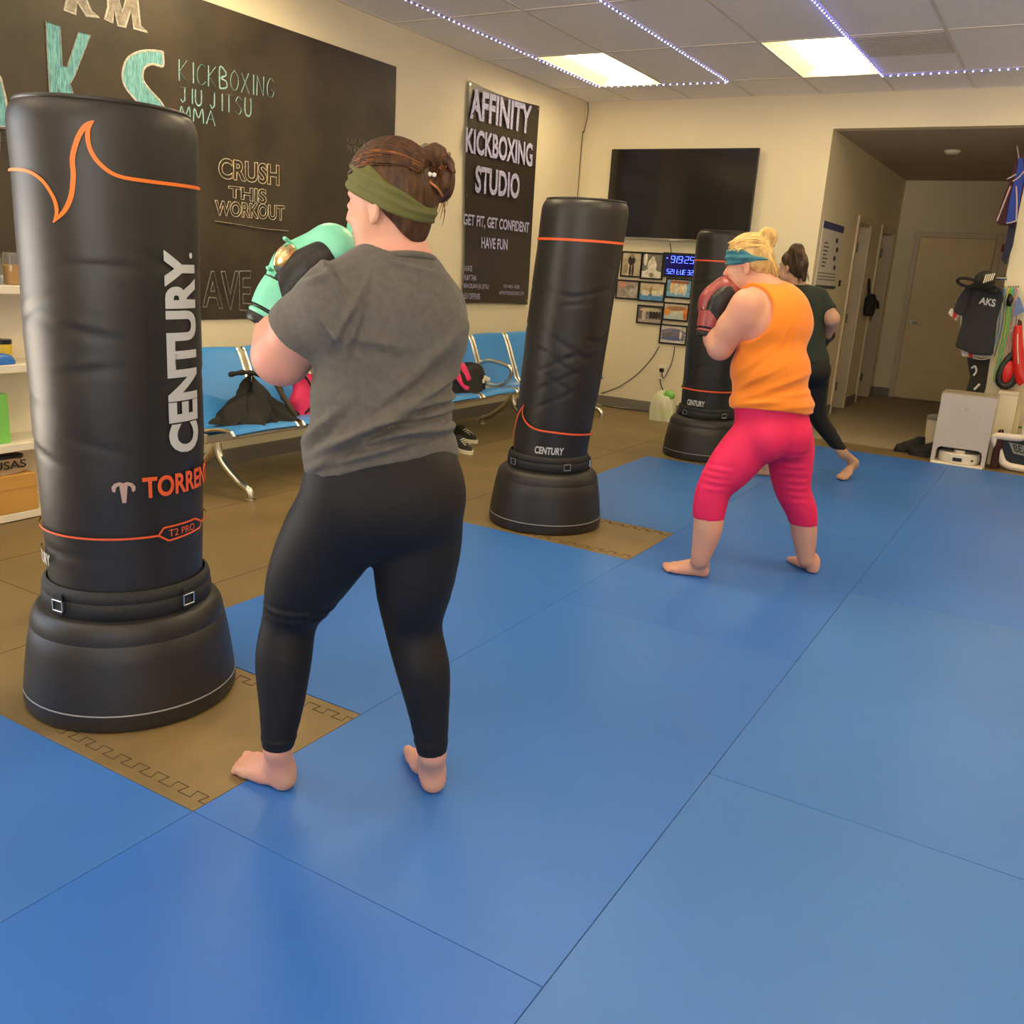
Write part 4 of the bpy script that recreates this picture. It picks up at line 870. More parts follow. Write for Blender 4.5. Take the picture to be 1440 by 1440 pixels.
# ================================================================== BODY MODELLING (smooth unions sampled on a grid, then meshed)
class Field:
    def __init__(s, lo, hi, h):
        s.lo = np.array(lo, float); s.h = h
        s.n = np.maximum(4, np.ceil((np.array(hi)-s.lo)/h).astype(int))
        s.ax = [s.lo[i] + h*np.arange(s.n[i]) for i in range(3)]
        s.D = np.full(s.n, .25, np.float32)
    def win(s, lo, hi):
        a = np.clip(((np.array(lo)-s.lo)/s.h).astype(int)-1, 0, s.n-1); b = np.clip(((np.array(hi)-s.lo)/s.h).astype(int)+2, 1, s.n)
        sl = tuple(slice(a[i], max(b[i], a[i]+1)) for i in range(3))
        X = s.ax[0][sl[0]][:, None, None]; Y = s.ax[1][sl[1]][None, :, None]; Z = s.ax[2][sl[2]][None, None, :]
        return sl, X, Y, Z
    def add(s, sl, d, k, sub=False):
        A = s.D[sl]; d = d.astype(np.float32)
        if sub: d = -d; h = np.clip(.5-.5*(d-A)/k*-1, 0, 1) if False else np.clip(.5+.5*(d-A)/k, 0, 1); s.D[sl] = A*(1-h)+d*h+k*h*(1-h); return
        h = np.clip(.5+.5*(A-d)/k, 0, 1); s.D[sl] = A*(1-h)+d*h-k*h*(1-h)
    def cone(s, a, b, ra, rb, k=.02, sub=False):
        a = np.array(a, float); b = np.array(b, float); m = max(ra, rb)+.08
        sl, X, Y, Z = s.win(np.minimum(a, b)-m, np.maximum(a, b)+m); v = b-a; L2 = (v*v).sum()+1e-9
        t = np.clip(((X-a[0])*v[0]+(Y-a[1])*v[1]+(Z-a[2])*v[2])/L2, 0, 1)
        d = np.sqrt((X-a[0]-t*v[0])**2+(Y-a[1]-t*v[1])**2+(Z-a[2]-t*v[2])**2)-(ra+(rb-ra)*t); s.add(sl, d, k, sub)
    def chain(s, pts, rs, k=.02):
        if len(pts) > 3:
            q = smooth_pts([Vector(p) for p in pts], 3); m = len(pts); R2 = []
            for i in range(m-1):
                g = lambda j: rs[max(0, min(m-1, j))]
                for t in (0, 1/3, 2/3): R2.append(.5*(2*g(i)+(g(i+1)-g(i-1))*t+(2*g(i-1)-5*g(i)+4*g(i+1)-g(i+2))*t*t+(3*g(i)-g(i-1)-3*g(i+1)+g(i+2))*t**3))
            pts = [np.array(p) for p in q]; rs = R2+[rs[-1]]
        for i in range(len(pts)-1): s.cone(pts[i], pts[i+1], rs[i], rs[i+1], k)
    def ell(s, c, r, R=None, k=.02, sub=False):
        c = np.array(c, float); r = np.array(r, float); m = r.max()+.08
        sl, X, Y, Z = s.win(c-m, c+m); R = np.eye(3) if R is None else np.array(R)
        x, y, z = X-c[0], Y-c[1], Z-c[2]
        q = [(x*R[i][0]+y*R[i][1]+z*R[i][2]) for i in range(3)]
        k0 = np.sqrt((q[0]/r[0])**2+(q[1]/r[1])**2+(q[2]/r[2])**2); k1 = np.sqrt((q[0]/r[0]**2)**2+(q[1]/r[1]**2)**2+(q[2]/r[2]**2)**2)
        d = np.where(k1 > 1e-6, k0*(k0-1)/np.maximum(k1, 1e-6), -r.min()); s.add(sl, d, k, sub)
    def coords(s): return s.ax[0][:, None, None], s.ax[1][None, :, None], s.ax[2][None, None, :]
    def plane(s, p, n, k=.004):
        """keep the side the normal points away from"""
        X, Y, Z = s.coords(); n = np.array(n, float); n = n/np.linalg.norm(n)
        d = (X-p[0])*n[0]+(Y-p[1])*n[1]+(Z-p[2])*n[2]; s.D = np.maximum(s.D, d.astype(np.float32))
    def mesh(s, relax=1):
        D = s.D; S = D < 0; n = D.shape
        cnt = np.zeros([k-1 for k in n], np.float32); acc = [np.zeros([k-1 for k in n], np.float32) for _ in range(3)]
        def corner(dx, dy, dz): return (slice(dx, n[0]-1+dx), slice(dy, n[1]-1+dy), slice(dz, n[2]-1+dz))
        for ax in range(3):
            o1, o2 = [a for a in range(3) if a != ax]
            for u in (0, 1):
                for v in (0, 1):
                    c0 = [0, 0, 0]; c0[o1] = u; c0[o2] = v; c1 = list(c0); c1[ax] = 1
                    A = D[corner(*c0)]; B = D[corner(*c1)]; X = (A < 0) != (B < 0)
                    t = np.where(X, A/np.where(X, A-B, 1), 0); cnt += X
                    for q in range(3): acc[q] += X*(t if q == ax else c0[q])
        act = cnt > 0; idx = np.full(cnt.shape, -1, np.int64); ids = np.argwhere(act); idx[act] = np.arange(len(ids))
        V = np.stack([(acc[q][act]/cnt[act]+ids[:, q])*s.h+s.lo[q] for q in range(3)], 1)
        Fs = []
        for ax in range(3):
            o1, o2 = [(1, 2), (2, 0), (0, 1)][ax]
            sl0 = [slice(0, None)]*3; sl0[ax] = slice(0, n[ax]-1); sl1 = [slice(0, None)]*3; sl1[ax] = slice(1, n[ax])
            a = S[tuple(sl0)]; b = S[tuple(sl1)]; E_ = np.argwhere(a != b)
            E_ = E_[(E_[:, o1] > 0) & (E_[:, o2] > 0) & (E_[:, o1] < n[o1]-1) & (E_[:, o2] < n[o2]-1)]
            if not len(E_): continue
            def g(d1, d2): q = E_.copy(); q[:, o1] += d1; q[:, o2] += d2; return idx[q[:, 0], q[:, 1], q[:, 2]]
            Q = np.stack([g(-1, -1), g(0, -1), g(0, 0), g(-1, 0)], 1); fl = ~a[E_[:, 0], E_[:, 1], E_[:, 2]]
            Q[fl] = Q[fl][:, ::-1]; Fs.append(Q)
        Fq = np.concatenate(Fs); Fq = Fq[(Fq >= 0).all(1)]
        for _ in range(relax):
            sm = np.zeros_like(V); ct = np.zeros(len(V))
            for i in range(4):
                j = (i+1) % 4; np.add.at(sm, Fq[:, i], V[Fq[:, j]]); np.add.at(ct, Fq[:, i], 1); np.add.at(sm, Fq[:, j], V[Fq[:, i]]); np.add.at(ct, Fq[:, j], 1)
            V = V*.4 + sm/np.maximum(ct, 1)[:, None]*.6
        return V, Fq
    def make(s, name, m, parent, relax=1, disp=None):
        V, Q = s.mesh(relax)
        me = bpy.data.meshes.new(name); me.from_pydata(V.tolist(), [], Q.tolist()); me.update()
        return link(name, me, m, parent, world=True, smooth=True)
def nrm(v): v = np.array(v, float); return v/np.linalg.norm(v)
def frame(f, up=(0, 0, 1)):
    """rows: forward, left, up"""
    f = nrm(f); u = np.array(up, float); l = nrm(np.cross(u, f)); u = np.cross(f, l); return np.array([f, l, u])
def skin(name, c, red): return mat(name, c, .5, spec=.4, bump=.10, bscale=120, var=.07, vscale=9, var2=red)
def placer(c):
    """at(px, py, off): the point seen at (px, py) on the upright plane through the person, off metres farther away"""
    n = nrm((c[0], c[1], 0)); base = n[0]*c[0]+n[1]*c[1]
    def at(px, py, off=0.0):
        d = ray(px, py); t = (base+off)/(d.x*n[0]+d.y*n[1]); p = EYE+d*t; return np.array([p.x, p.y, p.z])
    return at
def head_field(fd, c, A, S=1.0, k=.012, jaw=1.0):
    """skull, face, ears in frame A (rows forward, left, up) around centre c (middle of the skull at eye height)"""
    P = lambda f, l, u: np.array(c)+(A[0]*f+A[1]*l+A[2]*u)*S
    E = lambda p, r, kk=k, sub=False: fd.ell(P(*p), np.array(r)*S, A, kk, sub)
    E((-.012, 0, .040), (.092, .072, .082)); E((-.040, 0, .020), (.062, .066, .070))
    E((.030, 0, -.030), (.056, .058, .070), .02); E((.045, 0, -.072), (.036, .040*jaw, .030), .025)
    E((.030, .030, -.055), (.034, .024*jaw, .030), .02); E((.030, -.030, -.055), (.034, .024*jaw, .030), .02)
    E((.066, .032, -.022), (.020, .020, .018), .015); E((.066, -.032, -.022), (.020, .020, .018), .015)     # cheeks
    E((.070, 0, .028), (.018, .046, .014), .015)                                                                # brow
    for s_ in (-1, 1): fd.ell(P(.086, .032*s_, .004), np.array((.012, .015, .010))*S, A, .008, True); E((.074, .031*s_, .002), (.013, .013, .011), .004)
    fd.chain([P(.082, 0, .016), P(.098, 0, -.010), P(.103, 0, -.022)], [.007*S, .009*S, .011*S], .008)          # nose
    for s_ in (-1, 1): E((.092, .011*s_, -.026), (.009, .007, .006), .005)
    E((.082, 0, -.050), (.012, .021, .006), .005); E((.081, 0, -.059), (.012, .018, .007), .005)               # lips
    fd.ell(P(.094, 0, -.0545), np.array((.008, .020, .0016))*S, A, .003, True)
    E((.074, 0, -.086), (.017, .019, .014), .012)                                                               # chin
    for s_ in (-1, 1):                                                                                          # ears
        Ar = np.array([nrm(A[0]*.93-A[1]*s_*.36), nrm(A[1]*s_+A[0]*.36), A[2]])
        e = P(-.010, .073*s_, -.010); fd.ell(e, np.array((.020, .009, .033))*S, Ar, .004); fd.ell(e+Ar[1]*.008*S+A[0]*.003, np.array((.011, .007, .021))*S, Ar, .003, True)
        fd.ell(e-A[2]*.026*S+A[0]*.004, np.array((.010, .008, .012))*S, Ar, .005)
def foot_field(fd, heel, toe, side, S=1.0, lift=0.0):
    """bare foot: heel and toe are floor points (x, y); side +1 when the big toe lies to the left of heel->toe; lift raises the heel"""
    h = np.array([heel[0], heel[1], 0.]); t = np.array([toe[0], toe[1], 0.]); L = np.linalg.norm(t-h); f = (t-h)/L; l = np.array([-f[1], f[0], 0])*side; u = np.array([0, 0, 1.])
    ball = h+f*L*.72
    def P(x, y, z):
        p = h+f*x*L+l*y+u*z
        if lift and x < .72: p = p+u*lift*((.72-x)/.72)
        return p
    fd.cone(P(.10, -.002, .030), P(.14, 0, .034), .030, .030, .02); fd.cone(P(.12, 0, .022), P(.40, -.012, .024), .026, .022, .02)
    fd.cone(P(.22, .002, .062), P(.55, .008, .034), .030, .024, .025); fd.cone(P(.52, .018, .026), P(.76, .026, .022), .026, .021, .02); fd.cone(P(.5, -.004, .024), P(.74, -.004, .018), .026, .019, .02)
    fd.cone(P(.40, -.016, .022), P(.70, -.032, .016), .022, .017, .02)
    for i, (y, x1, r) in enumerate(((.030, 1.0, .0145), (.007, .985, .0105), (-.011, .955, .0098), (-.027, .915, .0092), (-.041, .865, .0092))):
        x0 = .76-.03*i; fd.chain([P(x0, y*.95, .016), P((x0+x1)/2, y, .016+.004*(i > 0)), P(x1-.04, y, r+.001)], [r*1.25, r*1.0, r*1.02], .004)
    return P
# ================================================================== PEOPLE
M_skin1 = skin('skin_warm', (.66, .36, .25), (.74, .34, .26)); M_skin2 = skin('skin_pink', (.68, .36, .24), (.74, .33, .23)); M_skin3 = skin('skin_tan', (.55, .32, .21), (.60, .33, .22))
M_tee = mat('heather_grey_jersey', (.118, .108, .092), .95, sheen=.08, bump=.35, bscale=300, var=.10, vscale=60)
M_legk = mat('black_leggings', (.011, .010, .011), .62, spec=.3, bump=.1, bscale=400)
M_olive = mat('olive_headband', (.115, .115, .032), .85, bump=.3, bscale=60, stretch=(1, 1, 3))
M_hair1 = mat('brown_hair', (.050, .021, .008), .5, spec=.35, bump=1, bscale=90, var=.3, vscale=90, stretch=(1, 1, .25), var2=(.10, .040, .012))
M_hair1b = mat('auburn_hair', (.24, .080, .016), .4, spec=.4, var=.4, vscale=80)
M_hair2b = mat('golden_hair', (.78, .52, .20), .4, spec=.4, var=.2, vscale=80)
M_hair2 = mat('blond_hair', (.52, .30, .09), .45, spec=.4, bump=.9, bscale=50, var=.3, vscale=30, stretch=(1, 1, .35), var2=(.75, .50, .20))
M_hair3 = mat('dark_hair', (.035, .020, .010), .45, spec=.4, bump=.9, bscale=40, var=.4, vscale=30, stretch=(1, 1, .35), var2=(.11, .055, .02))
M_mint = mat('mint_leather', (.22, .72, .50), .38, spec=.5, bump=.25, bscale=30)
M_palm = mat('black_leather', (.016, .014, .012), .42, spec=.45, bump=.3, bscale=120)
M_gold = mat('gold_foil', (.75, .52, .28), .22, metal=1)
M_burg = mat('burgundy_leather', (.30, .055, .055), .35, spec=.5, bump=.2, bscale=40)
M_or = mat('orange_jersey', (.92, .24, .012), .85, sheen=.2, bump=.2, bscale=200, var=.05)
M_pinkl = mat('hot_pink_leggings', (.80, .018, .105), .65, spec=.35, bump=.15, bscale=200, var=.04)
M_tealb = mat('teal_headband', (.030, .17, .24), .7, bump=.3, bscale=60, var=.3, vscale=20, var2=(.05, .26, .32))
M_green = mat('dark_green_jersey', (.022, .034, .024), .9, bump=.3, bscale=200)
M_eye = mat('eye_white', (.8, .78, .74), .25); M_iris = mat('eye_dark', (.05, .03, .02), .2); M_lash = mat('eyebrow_hair', (.05, .025, .012), .8)
def scalp(P, r, n, bun, z0=.03):
    """fine strands lying over the skull and drawn to the bun"""
    out = []
    for _ in range(n):
        th = r.uniform(-1.25, 1.25); st = r.uniform(-.9, .25); pts = []
        for k in range(6):
            e = st + (1.15-st)*k/5                       # from the hairline to the back of the skull
            f = -math.sin(e)*.104-.014; w_ = math.cos(e); pts.append(P(f, .0875*math.sin(th)*w_*(1-.15*k/5), .045+.0965*math.cos(th)*w_))
        pts.append(bun+np.array([r.uniform(-.02, .02) for _ in range(3)])); out.append(pts)
    return out
def person(c, label): return thing('person', label, 'person', (c[0], c[1], 0))
def strands(pts_list, m, parent, r=.0022, name='hair_strand'):
    b = MB()
    for pts in pts_list:
        P = smooth_pts([Vector(p) for p in pts], 5); n = len(P); b.tube(P, [r*(1-.85*i/(n-1)) for i in range(n)], 5)
    return b.make(name, m, parent, world=True, smooth=True)
def eyes(c, A, S, parent, lash):
    P = lambda f, l, u: Vector(np.array(c)+(A[0]*f+A[1]*l+A[2]*u)*S)
    for s_ in (-1, 1):
        MB().ball(P(.0685, .031*s_, .002), .0112*S, seg=16).make('eye', M_eye, parent, world=True, smooth=True)
        MB().ball(P(.0762, .0318*s_, .002), .0050*S, seg=12).make('iris', M_iris, parent, world=True, smooth=True)
        strands([[P(.090, .014*s_, .020), P(.091, .030*s_, .026), P(.078, .046*s_, .021)]], lash, parent, .003, 'eyebrow')
        strands([[P(.086, .020*s_, .008), P(.088, .032*s_, .011), P(.078, .044*s_, .006)]], lash, parent, .0014, 'eyelash')
def glove(parent, wrist, mid, tip, backdir, M_shell, name='boxing_glove', S=1.0, h=.005, label=None, thumb=None, gold=True, badge=None):
    """boxing glove: cuff at the wrist, padded fist between mid and tip; backdir points out of the back of the hand"""
    W, Mi, T = [np.array(p, float) for p in (wrist, mid, tip)]; a1 = nrm(Mi-W); a2 = nrm(T-Mi); bk = np.array(backdir, float)
    ax = nrm(T-W); bk = nrm(bk-ax*np.dot(bk, ax)); sd = np.cross(ax, bk)
    g = bpy.data.objects.new(name, None); C.objects.link(g); g.parent = parent; g.location = Vector(W)-parent.location; g.empty_display_size = .05
    if label: g['label'] = label
    lo = np.minimum(np.minimum(W, Mi), T)-.15; hi = np.maximum(np.maximum(W, Mi), T)+.15
    R_ = np.array([ax, sd, bk]); L = np.linalg.norm(T-W)
    # padded shell over the back of the hand and the knuckles
    fd = Field(lo, hi, h); c = Mi*.55+T*.45
    fd.ell(Mi*.6+W*.05+T*.35+bk*.018*S, np.array((.095, .056, .050))*S, np.array([a2, np.cross(a2, bk), nrm(np.cross(np.cross(a2, bk), a2))]), .03)
    fd.ell(T-a2*.028*S-bk*.004*S, np.array((.052, .058, .064))*S, R_, .012)
    fd.cone(W+a1*.05*S+bk*.012, Mi+bk*.016*S, .044*S, .050*S, .03)
    fd.make('glove_shell', M_shell, g, 2)
    # palm side
    fd = Field(lo, hi, h); 
    fd.ell(Mi*.70+T*.26+W*.04-bk*.030*S, np.array((.092, .055, .040))*S, np.array([a2, np.cross(a2, bk), nrm(np.cross(np.cross(a2, bk), a2))]), .02)
    fd.cone(W+a1*.045*S-bk*.014, Mi-bk*.024*S, .044*S, .044*S, .03)
    fd.make('palm', M_palm, g, 2)
    # thumb lobe along the side
    th = sd if thumb is None else sd*thumb
    fd = Field(lo, hi, h); fd.chain([W+a1*.075*S+th*.040*S, Mi+th*.052*S-bk*.004, Mi*.45+T*.55+th*.046*S-bk*.022*S], [.020*S, .027*S, .023*S], .01)
    fd.make('thumb', M_shell, g, 1)
    # cuff: wrapped strap and lining
    def ring(p, d, r0, r1, L_, mm, nm, fl=.86):
        d = nrm(d); u = nrm(np.cross(d, sd)); v = np.cross(d, u); n = 40; b = MB()
        b.grid(lambda q, t: Vector(p+d*L_*t+(v*math.cos(2*PI*q)+u*math.sin(2*PI*q)*fl)*(r0+(r1-r0)*t+.003*math.sin(PI*t))), n, 6, closeu=True)
        b.grid(lambda q, t: Vector(p+(v*math.cos(2*PI*q)+u*math.sin(2*PI*q)*fl)*(r0-.010*t)), n, 3, closeu=True)
        b.grid(lambda q, t: Vector(p+d*L_+(v*math.cos(2*PI*q)+u*math.sin(2*PI*q)*fl)*(r1-.012*t)), n, 3, closeu=True)
        return b.make(nm, mm, g, world=True, smooth=True)
    ring(W-a1*.030*S, a1, .049*S, .051*S, .018*S, M_palm, 'lining'); ring(W-a1*.012*S, a1, .053*S, .053*S, .010*S, M_shell, 'cuff_edge')
    ring(W-a1*.002*S, a1, .0505*S, .0505*S, .008*S, M_palm, 'lining'); ring(W+a1*.006*S, a1, .057*S, .060*S, .062*S, M_shell, 'strap'); ring(W+a1*.068*S, a1, .0585*S, .0575*S, .004*S, M_palm, 'strap_binding')
    ring(W+a1*.072*S, a1, .052*S, .048*S, .03*S, M_shell, 'wrist')
    if gold:
        q = W*.35+Mi*.65+bk*.030*S-nrm((-parent.location.x, -parent.location.y, 0))*-.028*S if badge is None else np.array(badge)
        R3 = Matrix(np.array([a1, np.cross(a1, bk), bk]).T.tolist())
        MB().ball(Vector(q), (.036*S, .032*S, .020*S), R3, 20).make('foil_badge', M_gold, g, world=True, smooth=True)
        b = MB(); u1 = Vector(np.cross(a1, bk))
        for o_ in (-.036, .036): b.tube([Vector(q)+Vector(a1)*o_*S+u1*.030*S*math.cos(t_)+Vector(bk)*.017*S*math.sin(t_) for t_ in [k_*PI/10 for k_ in range(-1, 12)]], .0045*S, 6)
        b.make('foil_piping', M_shell, g, world=True, smooth=True)
    return g
def cloth(fd, name, m, parent, relax, waves=None):
    """mesh the field, then push soft folds along the surface normals"""
    V, Q = fd.mesh(relax); me = bpy.data.meshes.new(name); me.from_pydata(V.tolist(), [], Q.tolist()); me.update()
    if waves:
        n = len(me.vertices); co = np.empty(n*3); me.vertices.foreach_get('co', co); co = co.reshape(-1, 3); nr = np.empty(n*3); me.vertex_normals.foreach_get('vector', nr); nr = nr.reshape(-1, 3)
        d = waves(co); co = co+nr*d[:, None]; me.vertices.foreach_set('co', co.reshape(-1)); me.update()
    return link(name, me, m, parent, world=True, smooth=True)
def fold(co, p, n, amp, wid, rad, length, bend=0):
    """one ridge through p with its crease direction along axis a = n[0], spacing across n[1]"""
    a, b = nrm(n[0]), nrm(n[1]); q = co-np.array(p); x = q@a; y = q@b+bend*x*x
    return amp*np.exp(-(y/wid)**2)*np.exp(-(x/length)**2)*np.exp(-((q*q).sum(1))/(rad*rad)) - .5*amp*np.exp(-((y-wid*1.7)/wid)**2)*np.exp(-(x/length)**2)*np.exp(-((q*q).sum(1))/(rad*rad))
def plane_pts(a, b, c):
    n = np.cross(b-a, c-a); n = n/np.linalg.norm(n); return a, (n if n[2] < 0 else -n)

# ---------------------------------------------------------------- person in grey
def build_person_grey():
    c = (-1.39, 1.65); at = placer(c); par = person(c, 'barefoot person in grey T-shirt and black leggings with mint gloves at the nearest bag')
    A = frame((-.86, .51, 0)); Ah = frame((-.99, -.10, -.10))
    hc = at(546, 289, 0)
    Ls, Le, Lw = at(470, 414, -.07), at(396, 498, .03), at(390, 446, .12)
    Rs, Re, Rw = at(606, 430, .08), at(590, 480, .28), at(535, 385, .34)
    nb = at(563, 372, .0)
    h1 = onz(402, 1108); t1 = onz(344, 1080); h2 = onz(609, 1113); t2 = onz(585, 1052)
    def ft(h, t, L=.235): d = Vector((t.x-h.x, t.y-h.y)).normalized(); return (h.x-d.x*.015, h.y-d.y*.015), (h.x+d.x*(L-.015), h.y+d.y*(L-.015))
    f1, f2 = ft(h1, t1, .205), ft(h2, t2, .222)
    LL = [at(482, 728, .0), at(450, 780, .03), at(426, 826, .06), at(408, 870, .09), at(399, 925, .07), at(396, 990, .05), at(390, 1052, .03)]
    LR = [at(590, 742, .0), at(583, 815, .0), at(581, 880, .02), at(595, 940, -.01), at(603, 1000, -.015), at(608, 1060, -.02)]
    rL = [.116, .104, .086, .062, .065, .051, .034]; rR = [.104, .093, .066, .062, .047, .034]
    lo = np.array((-1.95, 1.22, -.005)); hi = np.array((-.98, 2.25, 1.66))
    def torso(fd, g=0.0, arms=True, k=.05):
        fd.ell(at(549, 452, .0), (.122+g, .160+g, .185), A, .05); fd.ell(at(538, 560, .0), (.122+g, .164+g, .17), A, k); fd.ell(at(538, 640, .0), (.130+g, .185+g, .13), A, k)
        fd.ell(at(548, 480, .10), (.085+g, .14+g, .10), A, k)
        for s_, S_ in ((1, Ls), (-1, Rs)):
            fd.cone(nb-np.array((0, 0, .045)), S_-np.array((0, 0, .01)), .058+g, .062+g, .05); fd.cone(S_-np.array((0, 0, .05)), at(549, 470, 0)+A[1]*s_*.09, .07+g, .09+g, .05)
    # body
    fd = Field(lo, hi, .0052); torso(fd, -.012)
    fd.cone(hc-A[2]*.05-Ah[0]*.025, nb, .054, .060, .03); fd.cone(nb, nb-np.array((0, 0, .08)), .062, .09, .04)
    head_field(fd, hc, Ah)
    fd.chain([Ls, Ls*.4+Le*.6, Le], [.062, .066, .058], .03); fd.ell(Le+np.array((0, 0, -.01)), (.060, .060, .060), None, .03); fd.chain([Le, Le*.5+Lw*.5, Lw], [.058, .052, .040], .03)
    fd.chain([Rs, Rs*.4+Re*.6, Re, Rw], [.062, .06, .05, .036], .03)
    fd.ell(at(538, 695, -.01), (.12, .175, .12), A, .04)
    for P_, r_, (h_, t_), sd in ((LL, rL, f1, -1), (LR, rR, f2, 1)):
        fd.chain(P_, [q-.012 if i < len(r_)-1 else q-.002 for i, q in enumerate(r_)], .02)
        P = foot_field(fd, h_, t_, sd); fd.chain([P_[-1], P(.17, 0, .062)], [.032, .034], .02); fd.cone(P(.12, 0, .05), P_[-1], .026, .024, .02)
    fd.plane((0, 0, .0015), (0, 0, -1))
    b = fd.make('body', M_skin1, par, 1)
    eyes(hc, Ah, 1, par, M_lash)
    # leggings
    fd = Field((-2.0, 1.2, .02), (-.85, 2.3, 1.02), .0065)
    fd.ell(at(538, 690, -.0), (.128, .190, .135), A, .04); fd.ell(at(538, 640, 0), (.12, .172, .12), A, .04)
    fd.ell(at(588, 706, -.035), (.105, .105, .125), A, .08); fd.ell(at(505, 712, -.03), (.105, .105, .125), A, .08)
    fd.chain(LL, rL, .022); fd.chain(LR, rR, .022)
    pl = at(390, 1064, .0)[2]; X, Y, Z = fd.coords()
    cut1 = at(390, 1061, .03)[2]; cut2 = at(608, 1069, -.02)[2]
    mid = (LL[-1]+LR[-1])/2; dx = LR[-1]-LL[-1]; sidev = ((X-mid[0])*dx[0]+(Y-mid[1])*dx[1])
    fd.D = np.maximum(fd.D, (np.where(sidev < 0, cut1, cut2)-Z).astype(np.float32))
    up_cut = at(538, 590, 0)[2]; fd.plane((0, 0, up_cut), (0, 0, 1))
    def wv(co):
        d = np.zeros(len(co))
        for (x, y, o, am) in ((405, 862, .0, .004), (420, 880, -.02, .004), (395, 1046, 0, .003), (392, 1055, 0, .002), (590, 1050, -.05, .002), (430, 872, -.05, .003)):
            d += fold(co, at(x, y, o), ((.8, .4, -.25), (0, 0, 1)), am, .007, .10, .12)
        return d
    lg = cloth(fd, 'leggings', M_legk, par, 1, wv)
    # T-shirt
    fd = Field((-2.05, 1.2, .70), (-.85, 2.3, 1.50), .005)
    torso(fd, .006)
    fd.cone(nb-np.array((0, 0, .035)), nb-np.array((0, 0, .06)), .072, .09, .04)
    slL, slR = Ls*.36+Le*.64, Rs*.35+Re*.65
    # keep the two sleeves apart from one another's cut
    g2 = Field(fd.lo, (-.85, 2.3, 1.50), .005); g2.chain([Ls+np.array((0, 0, -.005)), Ls*.45+Le*.55, slL+(Le-Ls)*.15], [.068, .074, .078], .03); n = nrm(nrm(Le-Ls)+np.array((0, 0, -.12))); g2.plane(slL, n)
    g3 = Field(fd.lo, (-.85, 2.3, 1.50), .005); g3.chain([Rs, Rs*.4+Re*.6, slR+(Re-Rs)*.1], [.070, .075, .080], .03); g3.plane(slR, nrm(Re-Rs))
    pa, pn = plane_pts(at(424, 697, .06), at(650, 642, .02), at(545, 652, -.15)); fd.plane(pa, pn)
    for g in (g2, g3):
        h = np.clip(.5+.5*(fd.D-g.D)/.035, 0, 1); fd.D = fd.D*(1-h)+g.D*h-.035*h*(1-h)*(h > 0)*(h < 1)
    # neck opening
    fd.ell(nb+np.array((0, 0, .048)), (.082, .078, .048), A, .008, True)
    def wv(co):
        d = np.zeros(len(co)); r = random.Random(4)
        dn = ((-.55, -.35, -.62), (.3, .2, -.8))
        for (x, y, o, ax, am, ln, wd) in ((600, 560, -.16, (-.8, -.45, -.45), .010, .12, .010), (560, 590, -.16, (-.8, -.45, -.42), .011, .13, .010), (500, 612, -.13, (-.8, -.4, -.5), .010, .12, .010), (470, 632, -.08, (-.7, -.3, -.65), .006, .08, .010),
              (600, 590, -.15, (-.85, -.5, -.12), .009, .12, .009), (560, 615, -.16, (-.85, -.5, -.22), .010, .13, .009), (610, 612, -.13, (-.85, -.5, .02), .008, .10, .008), (540, 635, -.16, (-.85, -.45, -.3), .008, .13, .009), (620, 570, -.12, (-.85, -.5, -.1), .008, .08, .008), (450, 600, -.06, (-.6, -.3, -.75), .008, .08, .010),
              (455, 660, -.06, (-.6, -.3, -.75), .002, .08, .009), (500, 655, -.12, (-.8, -.4, -.35), .002, .08, .009),
              (520, 480, -.15, (-.8, -.45, .15), .004, .08, .012), (490, 440, -.14, (-.4, -.3, -.9), .006, .06, .009), (500, 455, -.14, (-.2, -.2, -.95), .005, .05, .008), (475, 470, -.12, (-.5, -.4, .8), .005, .05, .008), (560, 372, -.08, (.8, .5, -.15), .004, .08, .006),
              (470, 395, -.12, (.5, .3, -.8), .007, .05, .009), (455, 390, -.10, (.7, .4, .3), .006, .04, .008), (610, 500, -.12, (-.7, -.4, -.6), .005, .10, .012), (590, 530, -.15, (-.7, -.4, -.6), .006, .12, .012)):
            d += fold(co, at(x, y, o), (ax, np.cross(ax, (-.65, .76, 0))), am*2.1, wd*1.05, .22, ln)
        d += .0012*np.sin(co[:, 2]*90+co[:, 0]*30)*np.clip((.98-co[:, 2])*8, 0, 1)
        return d
    cloth(fd, 't_shirt', M_tee, par, 1, wv)
    col = MB(); pts = []
    for k in range(28):
        a = 2*PI*k/28; p = nb+A[0]*.078*math.cos(a)+A[1]*.075*math.sin(a)+np.array((0, 0, .006-.018*math.cos(a))); pts.append(p)
    col.tube(pts, .008, 6, closed=True); col.make('collar', M_tee, par, world=True, smooth=True)
    # hair, band, bun
    P = lambda f, l, u: hc+Ah[0]*f+Ah[1]*l+Ah[2]*u
    fd = Field(hc-.2, hc+.22, .0045)
    fd.ell(P(-.014, 0, .044), (.096, .080, .088), Ah, .01); fd.ell(P(-.048, 0, .012), (.064, .074, .076), Ah, .02); fd.ell(P(-.062, 0, -.045), (.030, .050, .045), Ah, .02)
    X, Y, Z = fd.coords(); q = P(-.008, 0, 0); n = nrm(Ah[0]*.80-Ah[2]*.60); fd.plane(q, n)
    n2 = nrm(Ah[0]*1.0); ear = P(-.012, .075, -.015)
    fd.ell(P(-.002, .085, -.022), (.030, .030, .040), Ah, .005, True); fd.ell(P(-.002, -.085, -.022), (.030, .030, .040), Ah, .005, True)
    bun = at(604, 244, .02)
